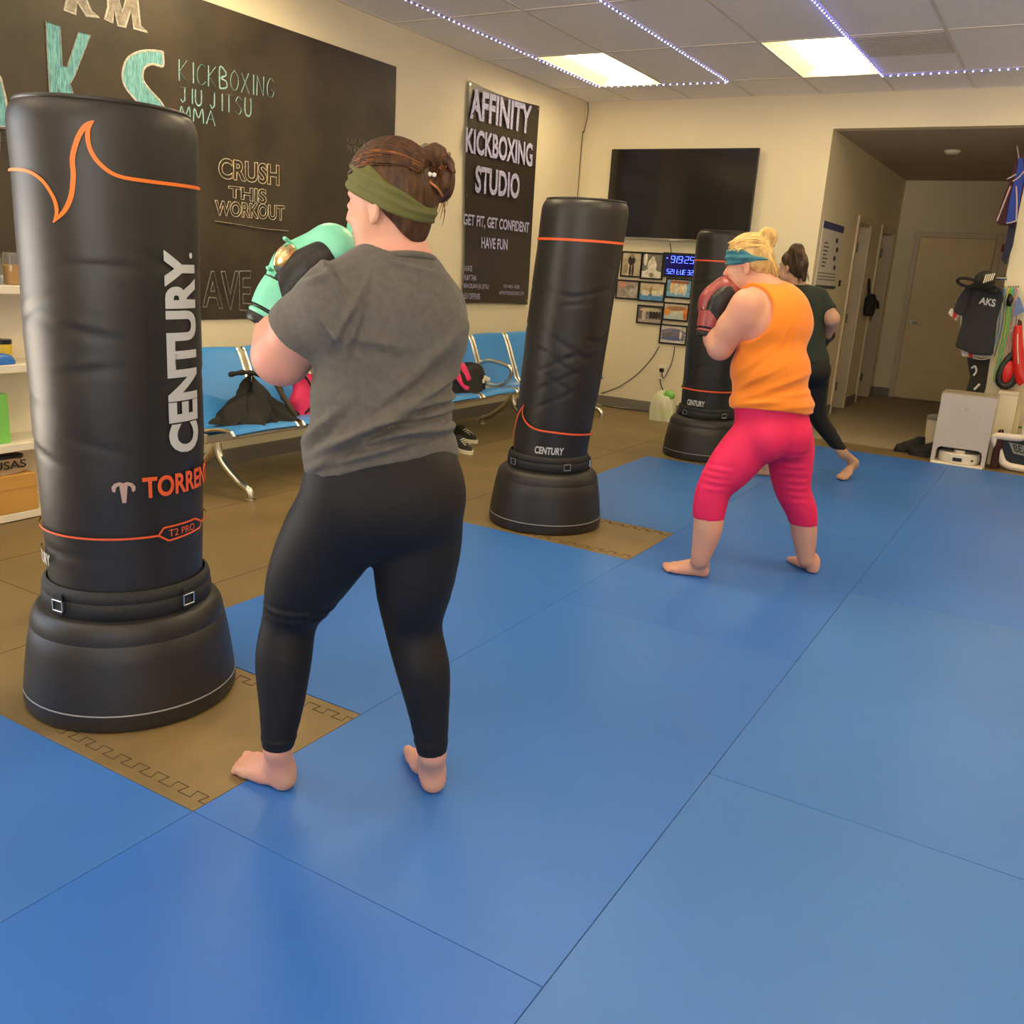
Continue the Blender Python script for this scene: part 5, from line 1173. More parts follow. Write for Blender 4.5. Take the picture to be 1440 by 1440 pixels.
    fd.ell(bun, (.054, .048, .050), Ah, .02); fd.ell(at(592, 227, .0), (.046, .034, .028), Ah, .012); fd.ell(at(619, 252, .03), (.034, .034, .052), Ah, .012); fd.ell(at(590, 264, 0), (.045, .045, .05), Ah, .02); fd.ell(at(566, 236, 0), (.05, .05, .035), Ah, .02)
    r = random.Random(8); rr0 = nrm((-c[0], -c[1], 0))*-1
    for k in range(30):
        a = r.uniform(0, 6.28); e = r.uniform(-1, 1); q0 = bun+Ah[0]*.048*math.cos(a)+Ah[2]*.046*math.sin(a)-np.array((rr0[0], rr0[1], 0))*.03*e; v = (Ah[0]*-math.sin(a)+Ah[2]*math.cos(a))*.035; fd.cone(q0, q0+v, .011, .006, .006)
    fd.make('hair', M_hair1, par, 1)
    ss = []; sca = scalp(P, r, 230, bun)
    for k in range(90):
        a = r.uniform(0, 2*PI); s0 = bun+Ah[0]*.034*math.cos(a)+np.array((0, 0, .034*math.sin(a)))+Ah[1]*r.uniform(-.01, .03)
        s1 = s0+np.array([r.uniform(-.02, .02) for _ in range(3)])+nrm(s0-bun)*.012; s2 = at(618+r.uniform(-12, 12), 268+r.uniform(-15, 12), r.uniform(-.02, .05)); ss.append([s0, s1, s2])
    for (x, y) in ((622, 318), (616, 300), (628, 290), (610, 285), (631, 275), (624, 300), (619, 308), (606, 310)):
        ss.append([at(612+r.uniform(-6, 12), 258, .02), at((x+618)/2+5, (y+262)/2, .02), at(x, y, .02)])
    for (x, y) in ((634, 214), (637, 224), (628, 212), (640, 240)): ss.append([at(618, 240, .02), at(626, 228, .02), at(x, y, .02)])
    for k in range(60):
        t = r.uniform(-.9, .9); a0 = P(.045-.02*abs(t), .068*t, .112-.045*t*t); a1 = P(-.03, .07*t, .128-.04*t*t); ss.append([a0, a1, bun+np.array([r.uniform(-.02, .02) for _ in range(3)])])
    strands(ss, M_hair1b, par, .0023); strands(sca[:150], M_hair1, par, .0030); strands(sca[150:], M_hair1b, par, .0020)
    b = MB()
    for k in range(4): b.ball(Vector(at(592+6.2*k, 243.5+.8*k, -.062)), .0052, seg=12)
    b.make('pearl', mat('pearl', (.80, .76, .66), .25), par, world=True, smooth=True)
    b = MB(); b.tube(smooth_pts([Vector(at(598, 250, -.058)), Vector(at(607, 258, -.062)), Vector(at(616, 266, -.052)), Vector(at(622, 276, -.03))], 5), [.006]*15+[.002], 6, flat=.5); b.make('hair_claw', mat('amber_plastic', (.45, .16, .05), .25), par, world=True, smooth=True)
    fd = Field(hc-.16, hc+.18, .0045)
    fd.ell(P(-.012, 0, .040), (.104, .086, .094), Ah, .01); fd.ell(P(-.046, 0, .010), (.070, .081, .084), Ah, .02)
    fd.plane(P(-.09, 0, -.040), -np.array(Ah[2])+.44*Ah[0]); fd.plane(P(-.09, 0, .006), np.array(Ah[2])-.86*Ah[0])
    def bw_(co):
        q = (co-hc); z = q@Ah[2]; x = q@Ah[0]; return .0022*np.sin((z-.52*x)*260)+.0015*np.sin((z-.62*x)*140+x*20)
    cloth(fd, 'headband', M_olive, par, 1, bw_)
    # gloves
    tow = np.array((-.6, -.1, .35))
    glove(par, at(384, 446, .10), at(420, 383, .12), at(484, 340, .13), (-.77, .53, .50), M_mint, label=None, thumb=-1, S=1.08, badge=at(404, 367, .085))
    glove(par, Rw, at(528, 352, .30), at(515, 318, .26), (-.6, .5, .5), M_mint, thumb=-1, h=.008)
    return par
build_person_grey()

# ---------------------------------------------------------------- person in orange
def build_person_orange():
    c = (-1.09, 4.22); at = placer(c); par = person(c, 'barefoot blond person in an orange tank top and hot pink capri leggings, fists raised')
    A = frame((-.83, .56, 0)); Ah = frame((-.97, -.08, -.22))
    hc = at(1051, 374, 0)
    Ls, Le, Lw = at(1050, 428, -.13), at(1013, 488, -.08), at(1001, 466, .0)
    Rs, Re, Rw = at(1110, 425, .14), at(1060, 480, .30), at(1030, 440, .30)
    nb = at(1072, 403, .0)
    h1 = onz(991, 811); t1 = onz(932, 801); h2 = onz(1143, 806); t2 = onz(1112, 787)
    def ft(h, t, L): d = Vector((t.x-h.x, t.y-h.y)).normalized(); return (h.x-d.x*.01, h.y-d.y*.01), (h.x+d.x*(L-.01), h.y+d.y*(L-.01))
    f1, f2 = ft(h1, t1, .218), ft(h2, t2, .195)
    LL = [at(1056, 622, -.07), at(1029, 655, -.11), at(1006, 684, -.14), at(998, 712, -.15), at(995, 745, -.16), at(984, 788, -.165)]
    LR = [at(1112, 622, .07), at(1112, 658, .10), at(1115, 690, .11), at(1127, 718, .13), at(1131, 750, .15), at(1133, 786, .165)]
    rL = [.108, .100, .074, .070, .060, .036]; rR = [.104, .094, .074, .066, .054, .034]
    lo = np.array((-1.75, 3.65, -.005)); hi = np.array((-.55, 4.95, 1.68))
    def torso(fd, g=0.0):
        fd.ell(at(1086, 452, .0), (.135+g, .172+g, .18), A, .05); fd.ell(at(1083, 520, .0), (.150+g, .172+g, .16), A, .05); fd.ell(at(1085, 570, .0), (.150+g*1.4, .180+g*1.4, .13), A, .05)
        fd.ell(at(1082, 470, .10), (.09+g, .14+g, .10), A, .05)
        for s_, S_ in ((1, Ls), (-1, Rs)):
            fd.cone(nb-np.array((0, 0, .045)), S_-np.array((0, 0, .005)), .055+g, .060+g, .05); fd.cone(S_-np.array((0, 0, .06)), at(1086, 460, 0)+A[1]*s_*.08, .066+g, .09+g, .05)
    fd = Field(lo, hi, .0085); torso(fd, -.004)
    fd.cone(hc-A[2]*.05-Ah[0]*.025, nb, .056, .062, .03); fd.cone(nb, nb-np.array((0, 0, .08)), .062, .09, .04)
    head_field(fd, hc, Ah)
    fd.chain([Ls, Ls*.45+Le*.55, Le], [.068, .066, .054], .03); fd.chain([Le, Le*.4+Lw*.6, Lw], [.054, .050, .040], .03)
    fd.chain([Rs, Re, Rw], [.066, .052, .038], .03)
    fd.ell(at(1086, 605, 0), (.14, .175, .12), A, .04)
    for P_, r_, (h_, t_), sd in ((LL, rL, f1, -1), (LR, rR, f2, 1)):
        fd.chain(P_, [q-.010 if i < 4 else q for i, q in enumerate(r_)], .025)
        P = foot_field(fd, h_, t_, sd); fd.chain([P_[-1], P(.17, 0, .062)], [.035, .035], .02); fd.cone(P(.12, 0, .05), P_[-1], .026, .026, .02)
    fd.plane((0, 0, .0015), (0, 0, -1))
    fd.make('body', M_skin2, par, 1); eyes(hc, Ah, 1, par, M_hair2)
    # capri leggings
    fd = Field((-1.75, 3.65, .15), (-.55, 4.95, .98), .0085)
    fd.ell(at(1086, 604, 0), (.150, .182, .13), A, .04); fd.ell(at(1085, 566, 0), (.151, .181, .15), A, .05); fd.ell(at(1110, 615, -.0), (.10, .10, .11), A, .03); fd.ell(at(1075, 618, -.10), (.10, .10, .11), A, .03)
    fd.chain(LL[:5], rL[:5], .022); fd.chain(LR[:5], rR[:5], .022)
    X, Y, Z = fd.coords(); cut1, cut2 = at(997, 729, -.155)[2], at(1130, 737, .14)[2]; mid = (LL[4]+LR[4])/2; dx = LR[4]-LL[4]
    fd.D = np.maximum(fd.D, (np.where((X-mid[0])*dx[0]+(Y-mid[1])*dx[1] < 0, cut1, cut2)-Z).astype(np.float32)); fd.plane(at(1086, 535, 0), (0, 0, 1))
    def wv(co):
        d = np.zeros(len(co))
        for (x, y, o, ax) in ((1005, 668, -.20, (.9, .2, -.2)), (1008, 678, -.21, (.9, .2, -.1)), (1006, 688, -.21, (.9, .2, 0)), (1012, 660, -.2, (.9, .2, -.3)), (1115, 655, .02, (.9, .3, .05)), (1115, 665, .02, (.9, .3, .1)), (1116, 676, .03, (.9, .3, .1)), (1118, 686, .03, (.9, .3, .15)), (1120, 696, .05, (.9, .3, .2)), (1120, 706, .05, (.9, .3, .2)), (1118, 640, 0, (.9, .3, 0)), (1118, 630, 0, (.9, .3, 0))):
            d += fold(co, at(x, y, o), (ax, (0, 0, 1)), .0038, .009, .09, .08)
        return d
    cloth(fd, 'leggings', M_pinkl, par, 1, wv)
    # tank top
    fd = Field((-1.6, 3.75, .80), (-.6, 4.8, 1.50), .0075); torso(fd, .015)
    fd.cone(nb-np.array((0, 0, .03)), nb-np.array((0, 0, .06)), .07, .09, .04)
    pa, pn = plane_pts(at(1026, 577, .06), at(1145, 586, .02), at(1088, 578, -.17)); fd.plane(pa, pn)
    X, Y, Z = fd.coords()
    fd.ell(at(1045, 437, -.15), (.15, .115, .135), A, .01, True); fd.ell(at(1116, 432, .20), (.14, .10, .13), A, .01, True)
    fd.ell(nb+np.array((0, 0, .040)), (.095, .078, .055), A, .008, True)
    def wv(co):
        d = np.zeros(len(co))
        for (x, y, o, ax, am) in ((1090, 545, -.15, (-.9, -.2, -.3), .009), (1070, 555, -.17, (-.9, -.2, -.3), .010), (1110, 535, -.12, (-.9, -.2, -.35), .008), (1080, 565, -.16, (-.95, -.2, -.1), .008), (1115, 555, -.1, (-.9, -.2, -.1), .008), (1060, 535, -.17, (-.8, -.2, -.5), .007),
                             (1100, 480, -.13, (-.3, -.1, -.95), .005), (1118, 470, -.10, (-.2, -.1, -.95), .005), (1060, 510, -.17, (-.7, -.1, -.6), .006), (1045, 545, -.15, (-.6, -.1, -.75), .006), (1125, 570, -.06, (-.9, -.2, .0), .006), (1050, 568, -.15, (-.9, -.2, -.2), .006)):
            d += fold(co, at(x, y, o), (ax, np.cross(ax, (-.25, .97, 0))), am, .012, .25, .13)
        return d
    cloth(fd, 'tank_top', M_or, par, 1, wv)
    # sports bra edge below the arm
    # hair
    P = lambda f, l, u: hc+Ah[0]*f+Ah[1]*l+Ah[2]*u
    fd = Field(hc-.22, hc+.24, .0055)
    fd.ell(P(-.014, 0, .044), (.098, .081, .090), Ah, .01); fd.ell(P(-.050, 0, .012), (.064, .074, .070), Ah, .02)
    fd.plane(P(.004, 0, .008), nrm(Ah[0]*.66-Ah[2]*.75)); fd.ell(P(.002, .088, -.022), (.034, .034, .042), Ah, .005, True); fd.ell(P(.002, -.088, -.022), (.034, .034, .042), Ah, .005, True)
    bun = at(1079, 334, .0)
    fd.ell(bun, (.044, .036, .046), Ah, .012); fd.cone(at(1073, 350, -.02), at(1090, 384, -.02), .036, .020, .015); fd.cone(at(1068, 352, -.05), at(1078, 386, -.04), .024, .008, .01)
    r = random.Random(3)
    for k in range(12):
        p = bun+np.array([r.uniform(-.028, .028) for _ in range(3)]); fd.cone(p, p+np.array([r.uniform(-.02, .02) for _ in range(3)]), .010, .004, .006)
    fd.make('hair', M_hair2, par, 1)
    ss = []; sca = scalp(P, r, 170, bun)
    for k in range(50):
        t = r.uniform(-.2, 1); z0 = r.uniform(.06, .12); ss.append([P(.070-.05*t, .074*t, .115-.06*t*t), P(.0, .084*t, .13-.06*t*t), bun+np.array([r.uniform(-.02, .02) for _ in range(3)])])
    for k in range(24): x = r.uniform(1066, 1098); ss.append([at(1072+r.uniform(-4, 6), 348, -.05), at((x+1072)/2+3, 366, -.055), at(x, 386+r.uniform(-6, 6), -.03)])
    for k in range(14): a = r.uniform(0, 6.28); ss.append([bun+Ah[0]*.036*math.cos(a)+Ah[2]*.04*math.sin(a), bun+Ah[1]*.036, bun-Ah[0]*.036*math.cos(a)-Ah[2]*.03*math.sin(a)])
    strands(ss, M_hair2b, par, .0036); strands(sca[:90], M_hair2, par, .0036); strands(sca[90:], M_hair2b, par, .003)
    fd = Field(hc-.16, hc+.18, .0055)
    fd.ell(P(-.012, 0, .040), (.105, .087, .094), Ah, .01); fd.ell(P(-.046, 0, .010), (.068, .080, .08), Ah, .02)
    fd.plane(P(0, 0, .010), -np.array(Ah[2])+.06*Ah[0]); fd.plane(P(-.05, 0, .038), np.array(Ah[2])-.55*Ah[0])
    cloth(fd, 'headband', M_tealb, par, 1, lambda co: .003*np.sin(((co-hc)@Ah[2]-.2*((co-hc)@Ah[0]))*230))
    glove(par, at(998, 464, -.02), at(1007, 424, .0), at(1030, 400, .02), (-.72, .50, .50), M_burg, thumb=-1, h=.006, S=1.15)
    MB().ball(Vector(at(993, 444, -.058)), (.012, .004, .012), seg=12).make('glove_tag', mat('lime_print', (.35, .75, .15), .5), par, world=True)
    glove(par, Rw, at(1030, 415, .28), at(1034, 395, .25), (-.6, .5, .5), M_burg, thumb=-1, h=.009)
    return par
build_person_orange()

# ---------------------------------------------------------------- person in dark green
def build_person_green():
    c = (-1.47, 6.75); at = placer(c); par = person(c, 'dark-haired person in dark green T-shirt and black leggings beyond the person in orange')
    A = frame((-.80, .60, 0)); Ah = frame((-.90, .35, -.05))
    hc = at(1114, 377, 0)
    Ls, Le, Lw = at(1100, 415, -.07), at(1092, 455, .10), at(1088, 425, .28)
    Rs, Re, Rw = at(1150, 417, .07), at(1171, 449, .02), at(1163, 472, .16)
    nb = at(1122, 403, 0)
    h1 = onz(1081, 669); t1 = onz(1043, 665); h2 = onz(1200, 671); t2 = onz(1166, 678)
    def ft(h, t, L): d = Vector((t.x-h.x, t.y-h.y)).normalized(); return (h.x-d.x*.01, h.y-d.y*.01), (h.x+d.x*(L-.01), h.y+d.y*(L-.01))
    f1, f2 = ft(h1, t1, .235), ft(h2, t2, .225)
    LL = [at(1116, 525, -.04), at(1100, 562, -.05), at(1088, 592, -.08), at(1082, 618, -.10), at(1075, 652, -.12)]
    LR = [at(1146, 525, .04), at(1146, 558, .06), at(1151, 588, .08), at(1166, 610, .10), at(1186, 638, .11)]
    rL = [.10, .082, .056, .055, .034]; rR = [.10, .080, .056, .050, .034]
    lo = np.array((-2.1, 6.2, -.005)); hi = np.array((-.95, 7.35, 1.70))
    def torso(fd, g=0):
        fd.ell(at(1128, 440, 0), (.115+g, .165+g, .18), A, .05); fd.ell(at(1130, 478, 0), (.12+g, .155+g, .16), A, .05); fd.ell(at(1133, 505, 0), (.13+g, .175+g, .12), A, .05)
        for s_, S_ in ((1, Ls), (-1, Rs)):
            fd.cone(nb-np.array((0, 0, .045)), S_, .05+g, .056+g, .05); fd.cone(S_-np.array((0, 0, .05)), at(1128, 445, 0)+A[1]*s_*.08, .06+g, .08+g, .05)
    fd = Field(lo, hi, .011); torso(fd, -.012)
    fd.cone(hc-A[2]*.05-Ah[0]*.025, nb, .05, .056, .03); head_field(fd, hc, Ah)
    fd.chain([Ls, Le, Lw], [.055, .048, .036], .03); fd.chain([Rs, Re, Rw], [.055, .047, .036], .03)
    fd.ell(at(1133, 515, 0), (.12, .165, .12), A, .04)
    for P_, r_, (h_, t_), sd, lf in ((LL, rL, f1, -1, 0), (LR, rR, f2, 1, .075)):
        fd.chain(P_, [q-.014 if i < 4 else q-.002 for i, q in enumerate(r_)], .025)
        P = foot_field(fd, h_, t_, sd, lift=lf); fd.chain([P_[-1], P(.17, 0, .062)], [.034, .033], .02)
    fd.plane((0, 0, .0015), (0, 0, -1))
    fd.make('body', M_skin3, par, 1); eyes(hc, Ah, 1, par, M_lash)
    fd = Field((-2.1, 6.2, .05), (-.95, 7.35, .98), .011)
    fd.ell(at(1133, 515, 0), (.125, .180, .13), A, .04); fd.ell(at(1148, 522, -.03), (.1, .1, .11), A, .03); fd.ell(at(1120, 522, -.05), (.1, .1, .11), A, .03)
    fd.chain(LL, rL, .022); fd.chain(LR, rR, .022)
    X, Y, Z = fd.coords(); cut1, cut2 = at(1080, 638, -.1)[2], at(1182, 632, .11)[2]; mid = (LL[4]+LR[4])/2; dx = LR[4]-LL[4]
    fd.D = np.maximum(fd.D, (np.where((X-mid[0])*dx[0]+(Y-mid[1])*dx[1] < 0, cut1, cut2)-Z).astype(np.float32)); fd.plane(at(1133, 480, 0), (0, 0, 1))
    fd.make('leggings', M_legk, par, 1)
    fd = Field((-2.1, 6.2, .80), (-.95, 7.35, 1.5), .009); torso(fd, .008); fd.cone(nb-np.array((0, 0, .04)), nb-np.array((0, 0, .06)), .065, .08, .04)
    pa, pn = plane_pts(at(1095, 512, .04), at(1170, 509, .02), at(1133, 512, -.14)); fd.plane(pa, pn)
    for s_, e_ in ((Ls, Le), (Rs, Re)):
        g = Field(fd.lo, (-.95, 7.35, 1.5), .009); sl = s_*.32+e_*.68; g.chain([s_, sl+(e_-s_)*.15], [.062, .070], .03); g.plane(sl, nrm(e_-s_))
        h = np.clip(.5+.5*(fd.D-g.D)/.03, 0, 1); fd.D = fd.D*(1-h)+g.D*h-.03*h*(1-h)
    fd.ell(nb+np.array((0, 0, .045)), (.07, .07, .045), A, .008, True)
    cloth(fd, 't_shirt', M_green, par, 1, lambda co: .004*np.sin(co[:, 2]*60+co[:, 0]*25)*np.clip((1.02-co[:, 2])*6, 0, 1))
    P = lambda f, l, u: hc+Ah[0]*f+Ah[1]*l+Ah[2]*u
    fd = Field(hc-.24, hc+.24, .007)
    fd.ell(P(-.012, 0, .044), (.098, .081, .088), Ah, .01); fd.ell(P(-.05, 0, .0), (.06, .070, .08), Ah, .02)
    fd.plane(P(.004, 0, .0), nrm(Ah[0]*.72-Ah[2]*.69)); fd.ell(P(.0, .088, -.022), (.030, .034, .038), Ah, .005, True)
    fd.cone(at(1121, 352, -.05), at(1128, 372, -.10), .045, .040, .02); fd.cone(at(1128, 372, -.10), at(1131, 394, -.09), .040, .014, .02); fd.ell(at(1120, 351, -.04), (.05, .04, .04), None, .02)
    fd.make('hair', M_hair3, par, 1)
    r = random.Random(5); strands([[at(1118+r.uniform(-5, 7), 347+r.uniform(-3, 5), -.06), at(1124+r.uniform(-4, 8), 365, -.13), at(1130+r.uniform(-9, 9), 396+r.uniform(-6, 4), -.09)] for _ in range(26)], M_hair3, par, .005)
    glove(par, Lw, at(1087, 408, .30), at(1092, 392, .28), (-.6, .5, .5), M_palm, thumb=1, h=.01, gold=False)
    glove(par, Rw, at(1152, 478, .26), at(1140, 476, .32), (0, 0, 1), M_palm, thumb=1, h=.01, gold=False)
    return par
build_person_green()
# ================================================================== GEAR HANGING BESIDE THE OPENING
def hung_shirt():
    t = thing('hanging_shirt', 'black T-shirt with a white three-letter logo hanging at the edge of the opening', 'T-shirt', (-.68, 8.74, 1.45))
    P = lambda px, py, y=8.74: ony(px, py, y)
    def panel(pts, th, nm, mt, y=8.74, amp=.012):
        bm = bmesh.new(); b = MB(); b.bm.free(); b.bm = bm
        b.prism([P(px, py, y) for px, py in pts], (0, th, 0))
        bmesh.ops.bevel(bm, geom=list(bm.edges), offset=.008, segments=2, affect='EDGES')
        return b.make(nm, mt, t, world=True, smooth=40)
    panel([(1357, 403), (1372, 397), (1393, 401), (1408, 405), (1411, 420), (1400, 450), (1396, 500), (1370, 499), (1343, 488), (1352, 455), (1356, 430)], .07, 'shirt_front', M_tee2, 8.72)
    panel([(1358, 404), (1366, 402), (1362, 425), (1355, 445), (1343, 441), (1340, 436), (1348, 418)], .05, 'sleeve', M_tee2, 8.70)
    f = quad(P(1379, 417.5, 8.716), P(1401, 421, 8.716), P(1376, 427, 8.716), P(1399, 432, 8.716))
    text_on('shirt_logo', 'AKS', f, M_grey, t, off=.03)
    b = MB(); b.tube(smooth_pts([P(1386, 404, 8.715), P(1394, 409, 8.712), P(1403, 408, 8.715)], 5), .006, 6, flat=.5); b.make('neck_label', M_grey, t, world=True)
    b = MB(); b.tube([Vector((OX1+.02, 8.75, 1.515)), Vector((-.86, 8.75, 1.50))], .012, 8); b.make('hanger_arm', M_steel, t, world=True)
    return t
M_tee2 = mat('faded_black_cotton', (.028, .026, .030), .9, bump=.3, bscale=100)
hung_shirt()
P = lambda px, py, y=8.74: ony(px, py, y)
t = thing('cap', 'black cap with white marks hooked above the hanging shirt', 'cap', P(1385, 392, 8.62))
MB().ball(Vector(P(1385, 394, 8.62)), (.085, .08, .075), seg=24).make('cap_crown', M_cloth, t, world=True, smooth=True)
b = MB()
for k in range(5): b.tube([P(1383+3*k, 398-k, 8.535), P(1387+3*k, 386-k*.5, 8.545)], .0045, 5)
b.make('cap_print', M_shoe, t, world=True)
t = thing('waist_belt', 'black padded belt looped over the hanging shirt', 'belt', P(1355, 398, 8.68))
MB().tube(smooth_pts([P(1347, 393, 8.66), P(1355, 391, 8.64), P(1372, 394, 8.6), P(1398, 403, 8.66), P(1404, 411, 8.68), P(1385, 407, 8.66), P(1360, 403, 8.68), P(1348, 398, 8.68)], 6, closed=True), .013, 8, closed=True).make('belt_band', M_cloth, t, world=True, smooth=True)
t = thing('striped_shorts', 'white and red striped cloth showing under the hanging shirt', 'shorts', P(1365, 495, 8.79))
b = MB(); b.prism([P(1350, 488, 8.80), P(1396, 494, 8.80), P(1396, 503, 8.80), P(1353, 501, 8.80)], (0, .03, 0)); b.make('white_band', M_shoe, t, world=True)
b = MB(); b.prism([P(1362, 492, 8.795), P(1368, 493, 8.795), P(1368, 503, 8.795), P(1362, 502, 8.795)], (0, .03, 0)); b.make('red_stripe', mat('red_print', (.70, .03, .02), .6), t, world=True)
b = MB()
for dy in (0, 3.5): b.tube(smooth_pts([P(1368, 500+dy, 8.795), P(1382, 502+dy, 8.79), P(1397, 499+dy, 8.795)], 4), .004, 5)
b.make('piping', M_shoe, t, world=True)
t = thing('striped_sleeve', 'white and red cloth cuff poking out beside the hanging shirt', 'cloth', P(1342, 444, 8.78))
b = MB(); b.prism([P(1333, 440, 8.76), P(1338, 433, 8.76), P(1349, 442, 8.76), P(1344, 451, 8.76)], (0, .05, 0)); b.make('white_cuff', M_shoe, t, world=True)
b = MB(); b.prism([P(1341, 438, 8.755), P(1347, 441, 8.755), P(1343, 449, 8.755), P(1339, 446, 8.755)], (0, .05, 0)); b.make('red_cuff', mat('red_print', (.7, .03, .02), .6), t, world=True)
b = MB(); b.tube(smooth_pts([P(1357, 425, 8.73), P(1352, 445, 8.74), P(1352, 470, 8.75)], 4), .006, 5); b.make('white_edge', M_shoe, t, world=True)
t = thing('rash_guard', 'black garment with white marks hanging below the black shirt', 'garment', P(1378, 530, 8.80))
b = MB(); b.prism([P(1360, 503, 8.80), P(1392, 505, 8.80), P(1386, 545, 8.80), P(1383, 556, 8.80), P(1358, 553, 8.80), P(1364, 530, 8.80)], (0, .04, 0)); b.make('garment_body', M_cloth, t, world=True)
b = MB(); b.tube(smooth_pts([P(1366, 518, 8.797), P(1371, 515, 8.797), P(1373, 522, 8.797), P(1369, 528, 8.797)], 5), .008, 5); b.tube([P(1370, 548, 8.797), P(1378, 540, 8.797)], .010, 5); b.make('garment_print', M_grey, t, world=True)
t = thing('boxing_shorts', 'blue and maroon satin trunks with white piping hanging high on the wall end', 'trunks', P(1425, 250, 8.72))
for pts, mt, y in (([(1428, 222), (1436, 215), (1444, 225), (1440, 262), (1428, 318), (1404, 316), (1400, 312), (1412, 275), (1424, 245)], mat('maroon_satin', (.05, .008, .02), .6, spec=.25), 8.74),
                   ([(1432, 222), (1438, 222), (1441, 245), (1434, 285), (1430, 312), (1414, 314), (1420, 280), (1430, 245)], mat('blue_satin', (.012, .04, .30), .55, spec=.3), 8.72)):
    b = MB(); b.prism([P(px, py, y) for px, py in pts], (0, .04, 0)); bmesh.ops.bevel(b.bm, geom=list(b.bm.edges), offset=.006, segments=2, affect='EDGES'); b.make('trunk_panel', mt, t, world=True)
M_pipe = mat('pink_grey_piping', (.46, .34, .36), .5)
b = MB()
for pts in (((1421, 262), (1412, 285), (1402, 311)), ((1429, 262), (1430, 285), (1429, 310)), ((1415, 314), (1422, 313), (1430, 310)), ((1440, 241), (1432, 250), (1424, 255)), ((1416, 252), (1422, 249), (1429, 245))):
    b.tube(smooth_pts([P(x, y, 8.712) for x, y in pts], 4), .006, 5)
b.make('piping', M_pipe, t, world=True)
b = MB(); b.tube([P(1430, 205, 8.74), P(1433, 225, 8.74)], .006, 5); b.make('trunk_hook', M_steel, t, world=True)
t = thing('dark_trousers', 'dark blue garment hanging beneath the satin trunks', 'garment', P(1416, 335, 8.77))
b = MB(); b.prism([P(px, py, 8.77) for px, py in ((1420, 312), (1430, 312), (1424, 345), (1414, 372), (1408, 366), (1414, 340))], (0, .05, 0)); b.make('garment_body', mat('navy_cloth', (.01, .013, .04), .8), t, world=True)
# resistance bands
bands = [('blue', (.08, .25, .50), 0), ('yellow', (.72, .62, .12), 6), ('teal', (.12, .48, .42), 13), ('green', (.15, .62, .10), 9), ('pink', (.75, .28, .25), 17), ('pale grey', (.55, .58, .55), 20)]
for k, (nm, colr, dx) in enumerate(bands):
    t = thing('resistance_band', '%s rubber exercise band hanging on the wall end beside the black shirt' % nm, 'exercise band', P(1412+dx, 406, 8.83), 'exercise bands on the wall end')
    x0 = 1412+dx; b = MB(); mt = mat('band_'+nm.replace(' ', '_'), colr, .6)
    L = (95, 100, 110, 125, 120, 60)[k]
    pts = [P(x0, 405, 8.825-.004*k), P(x0-4, 430, 8.82-.004*k), P(x0-8, 465, 8.82-.004*k), P(x0-.17*L-2, 405+L, 8.82-.004*k), P(x0-.17*L+3, 403+L, 8.82-.004*k), P(x0-3, 460, 8.82-.004*k), P(x0+1, 430, 8.82-.004*k), P(x0+1, 405, 8.825-.004*k)]
    b.tube(smooth_pts(pts, 5), .0075, 6, flat=.6); b.make('band_loop', mt, t, world=True, smooth=True)
    MB().cyl(P(x0, 403, 8.85), P(x0, 403, 8.80), .005).make('hook', M_black, t, world=True)
t = thing('exercise_grip', 'small black rubber handle hanging among the exercise bands', 'handle', P(1420, 424, 8.78)); MB().tube([P(1420, 414, 8.79), P(1421, 420, 8.77), P(1418, 430, 8.78)], [.012, .026, .018], 10).make('grip', M_black, t, world=True, smooth=True)
t = thing('blue_cloth', 'folded periwinkle cloth hanging on the wall end', 'cloth', P(1431, 430, 8.80)); b = MB(); b.prism([P(px, py, 8.79) for px, py in ((1431, 418), (1434, 418), (1441, 438), (1424, 446), (1426, 432))], (0, .03, 0)); b.make('cloth_fold', mat('periwinkle_cloth', (.17, .24, .46), .8), t, world=True)
t = thing('focus_mitt', 'black round focus mitt with a red palm hanging on the wall end', 'focus mitt', P(1414, 525, 8.76))
MB().tube(smooth_pts([P(1424, 500, 8.78), P(1413, 512, 8.76), P(1406, 526, 8.75), P(1406, 538, 8.75), P(1414, 543, 8.75), P(1423, 538, 8.76), P(1426, 525, 8.77), P(1426, 512, 8.78)], 6, closed=True), .030, 10, closed=True).make('mitt_rim', M_palm, t, world=True, smooth=True)
MB().ball(Vector(P(1416, 523, 8.76)), (.06, .035, .10), seg=20).make('mitt_palm', mat('red_leather', (.65, .02, .015), .35), t, world=True, smooth=True)
t = thing('red_boxing_glove', 'red boxing glove with white laces hanging by the exercise bands', 'boxing glove', P(1436, 505, 8.76))
b = MB(); b.tube(smooth_pts([P(1432, 458, 8.78), P(1431, 480, 8.77), P(1433, 505, 8.76), P(1437, 528, 8.75), P(1443, 536, 8.75)], 6), [.03+.0015*k for k in range(24)]+[.05], 12); b.make('glove_body', mat('red_leather', (.65, .02, .015), .35), t, world=True, smooth=True)
b = MB(); b.tube(smooth_pts([P(1431, 470, 8.735), P(1431, 490, 8.73), P(1432, 512, 8.71)], 6), .014, 8, flat=.4); b.make('lacing', M_shoe, t, world=True)
b = MB(); b.tube([P(1426, 475, 8.76), P(1425, 515, 8.76)], .010, 8, flat=.5); b.make('strap', M_grey, t, world=True)
b = MB(); b.prism([P(px, py, 8.80) for px, py in ((1430, 447), (1437, 452), (1438, 472), (1420, 505), (1424, 480))], (0, .02, 0)); b.make('lining', mat('maroon_lining', (.09, .008, .006), .6), t, world=True)
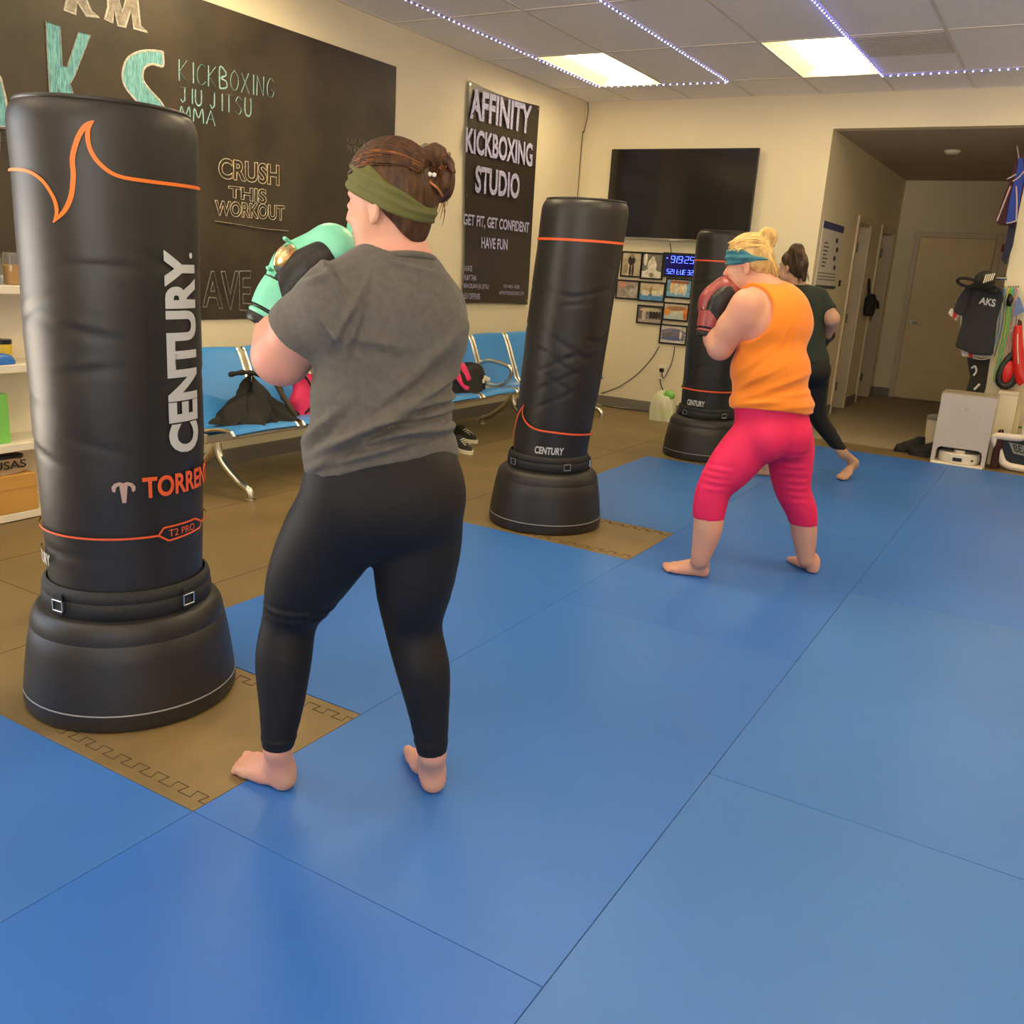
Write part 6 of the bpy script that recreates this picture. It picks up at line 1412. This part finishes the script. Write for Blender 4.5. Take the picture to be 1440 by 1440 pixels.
# ================================================================== LIGHT
w = bpy.data.worlds.new('world'); bpy.context.scene.world = w; w.use_nodes = True
nt = w.node_tree; bg = nt.nodes['Background']; bg.inputs[1].default_value = 2.6
tc = nt.nodes.new('ShaderNodeTexCoord'); sx = nt.nodes.new('ShaderNodeSeparateXYZ'); mr = nt.nodes.new('ShaderNodeMapRange'); mx = nt.nodes.new('ShaderNodeMix'); mx.data_type = 'RGBA'
nt.links.new(tc.outputs['Generated'], sx.inputs[0]); nt.links.new(sx.outputs['Z'], mr.inputs[0]); mr.inputs[1].default_value = -.06; mr.inputs[2].default_value = .06
mx.inputs[6].default_value = (3.4, 2.9, 2.3, 1); mx.inputs[7].default_value = (.62, .78, 1, 1)     # bright warm lower half added to lift the ceiling, sky above
nt.links.new(mr.outputs[0], mx.inputs[0]); nt.links.new(mx.outputs[2], bg.inputs[0])
ld = bpy.data.lights.new('window_portal', 'AREA'); ld.shape = 'RECTANGLE'; ld.size = WX1-WX0; ld.size_y = WZ1-WZ0; ld.cycles.is_portal = True
lo = bpy.data.objects.new('window_portal', ld); C.objects.link(lo); lo.location = ((WX0+WX1)/2, YF-.12, (WZ0+WZ1)/2); lo.rotation_euler = (PI/2, 0, PI)
lo.rotation_euler = (-PI/2, 0, 0) if False else (PI/2, 0, 0)
l2 = bpy.data.lights.new('window_portal', 'AREA'); l2.shape = 'RECTANGLE'; l2.size = LZ1-LZ0; l2.size_y = LY1-LY0; l2.cycles.is_portal = True
lo2 = bpy.data.objects.new('window_portal', l2); C.objects.link(lo2); lo2.location = (XW-.12, (LY0+LY1)/2, (LZ0+LZ1)/2); lo2.rotation_euler = (0, -PI/2, 0)
sc = bpy.context.scene
sc.view_settings.view_transform = 'Standard'; sc.view_settings.look = 'None'; sc.view_settings.gamma = 1; sc.view_settings.use_curve_mapping = False
sc.view_settings.exposure = 0.66
try:
    sc.cycles.use_denoising = True; sc.cycles.max_bounces = 10; sc.cycles.diffuse_bounces = 8; sc.cycles.sample_clamp_indirect = 6
except Exception: pass
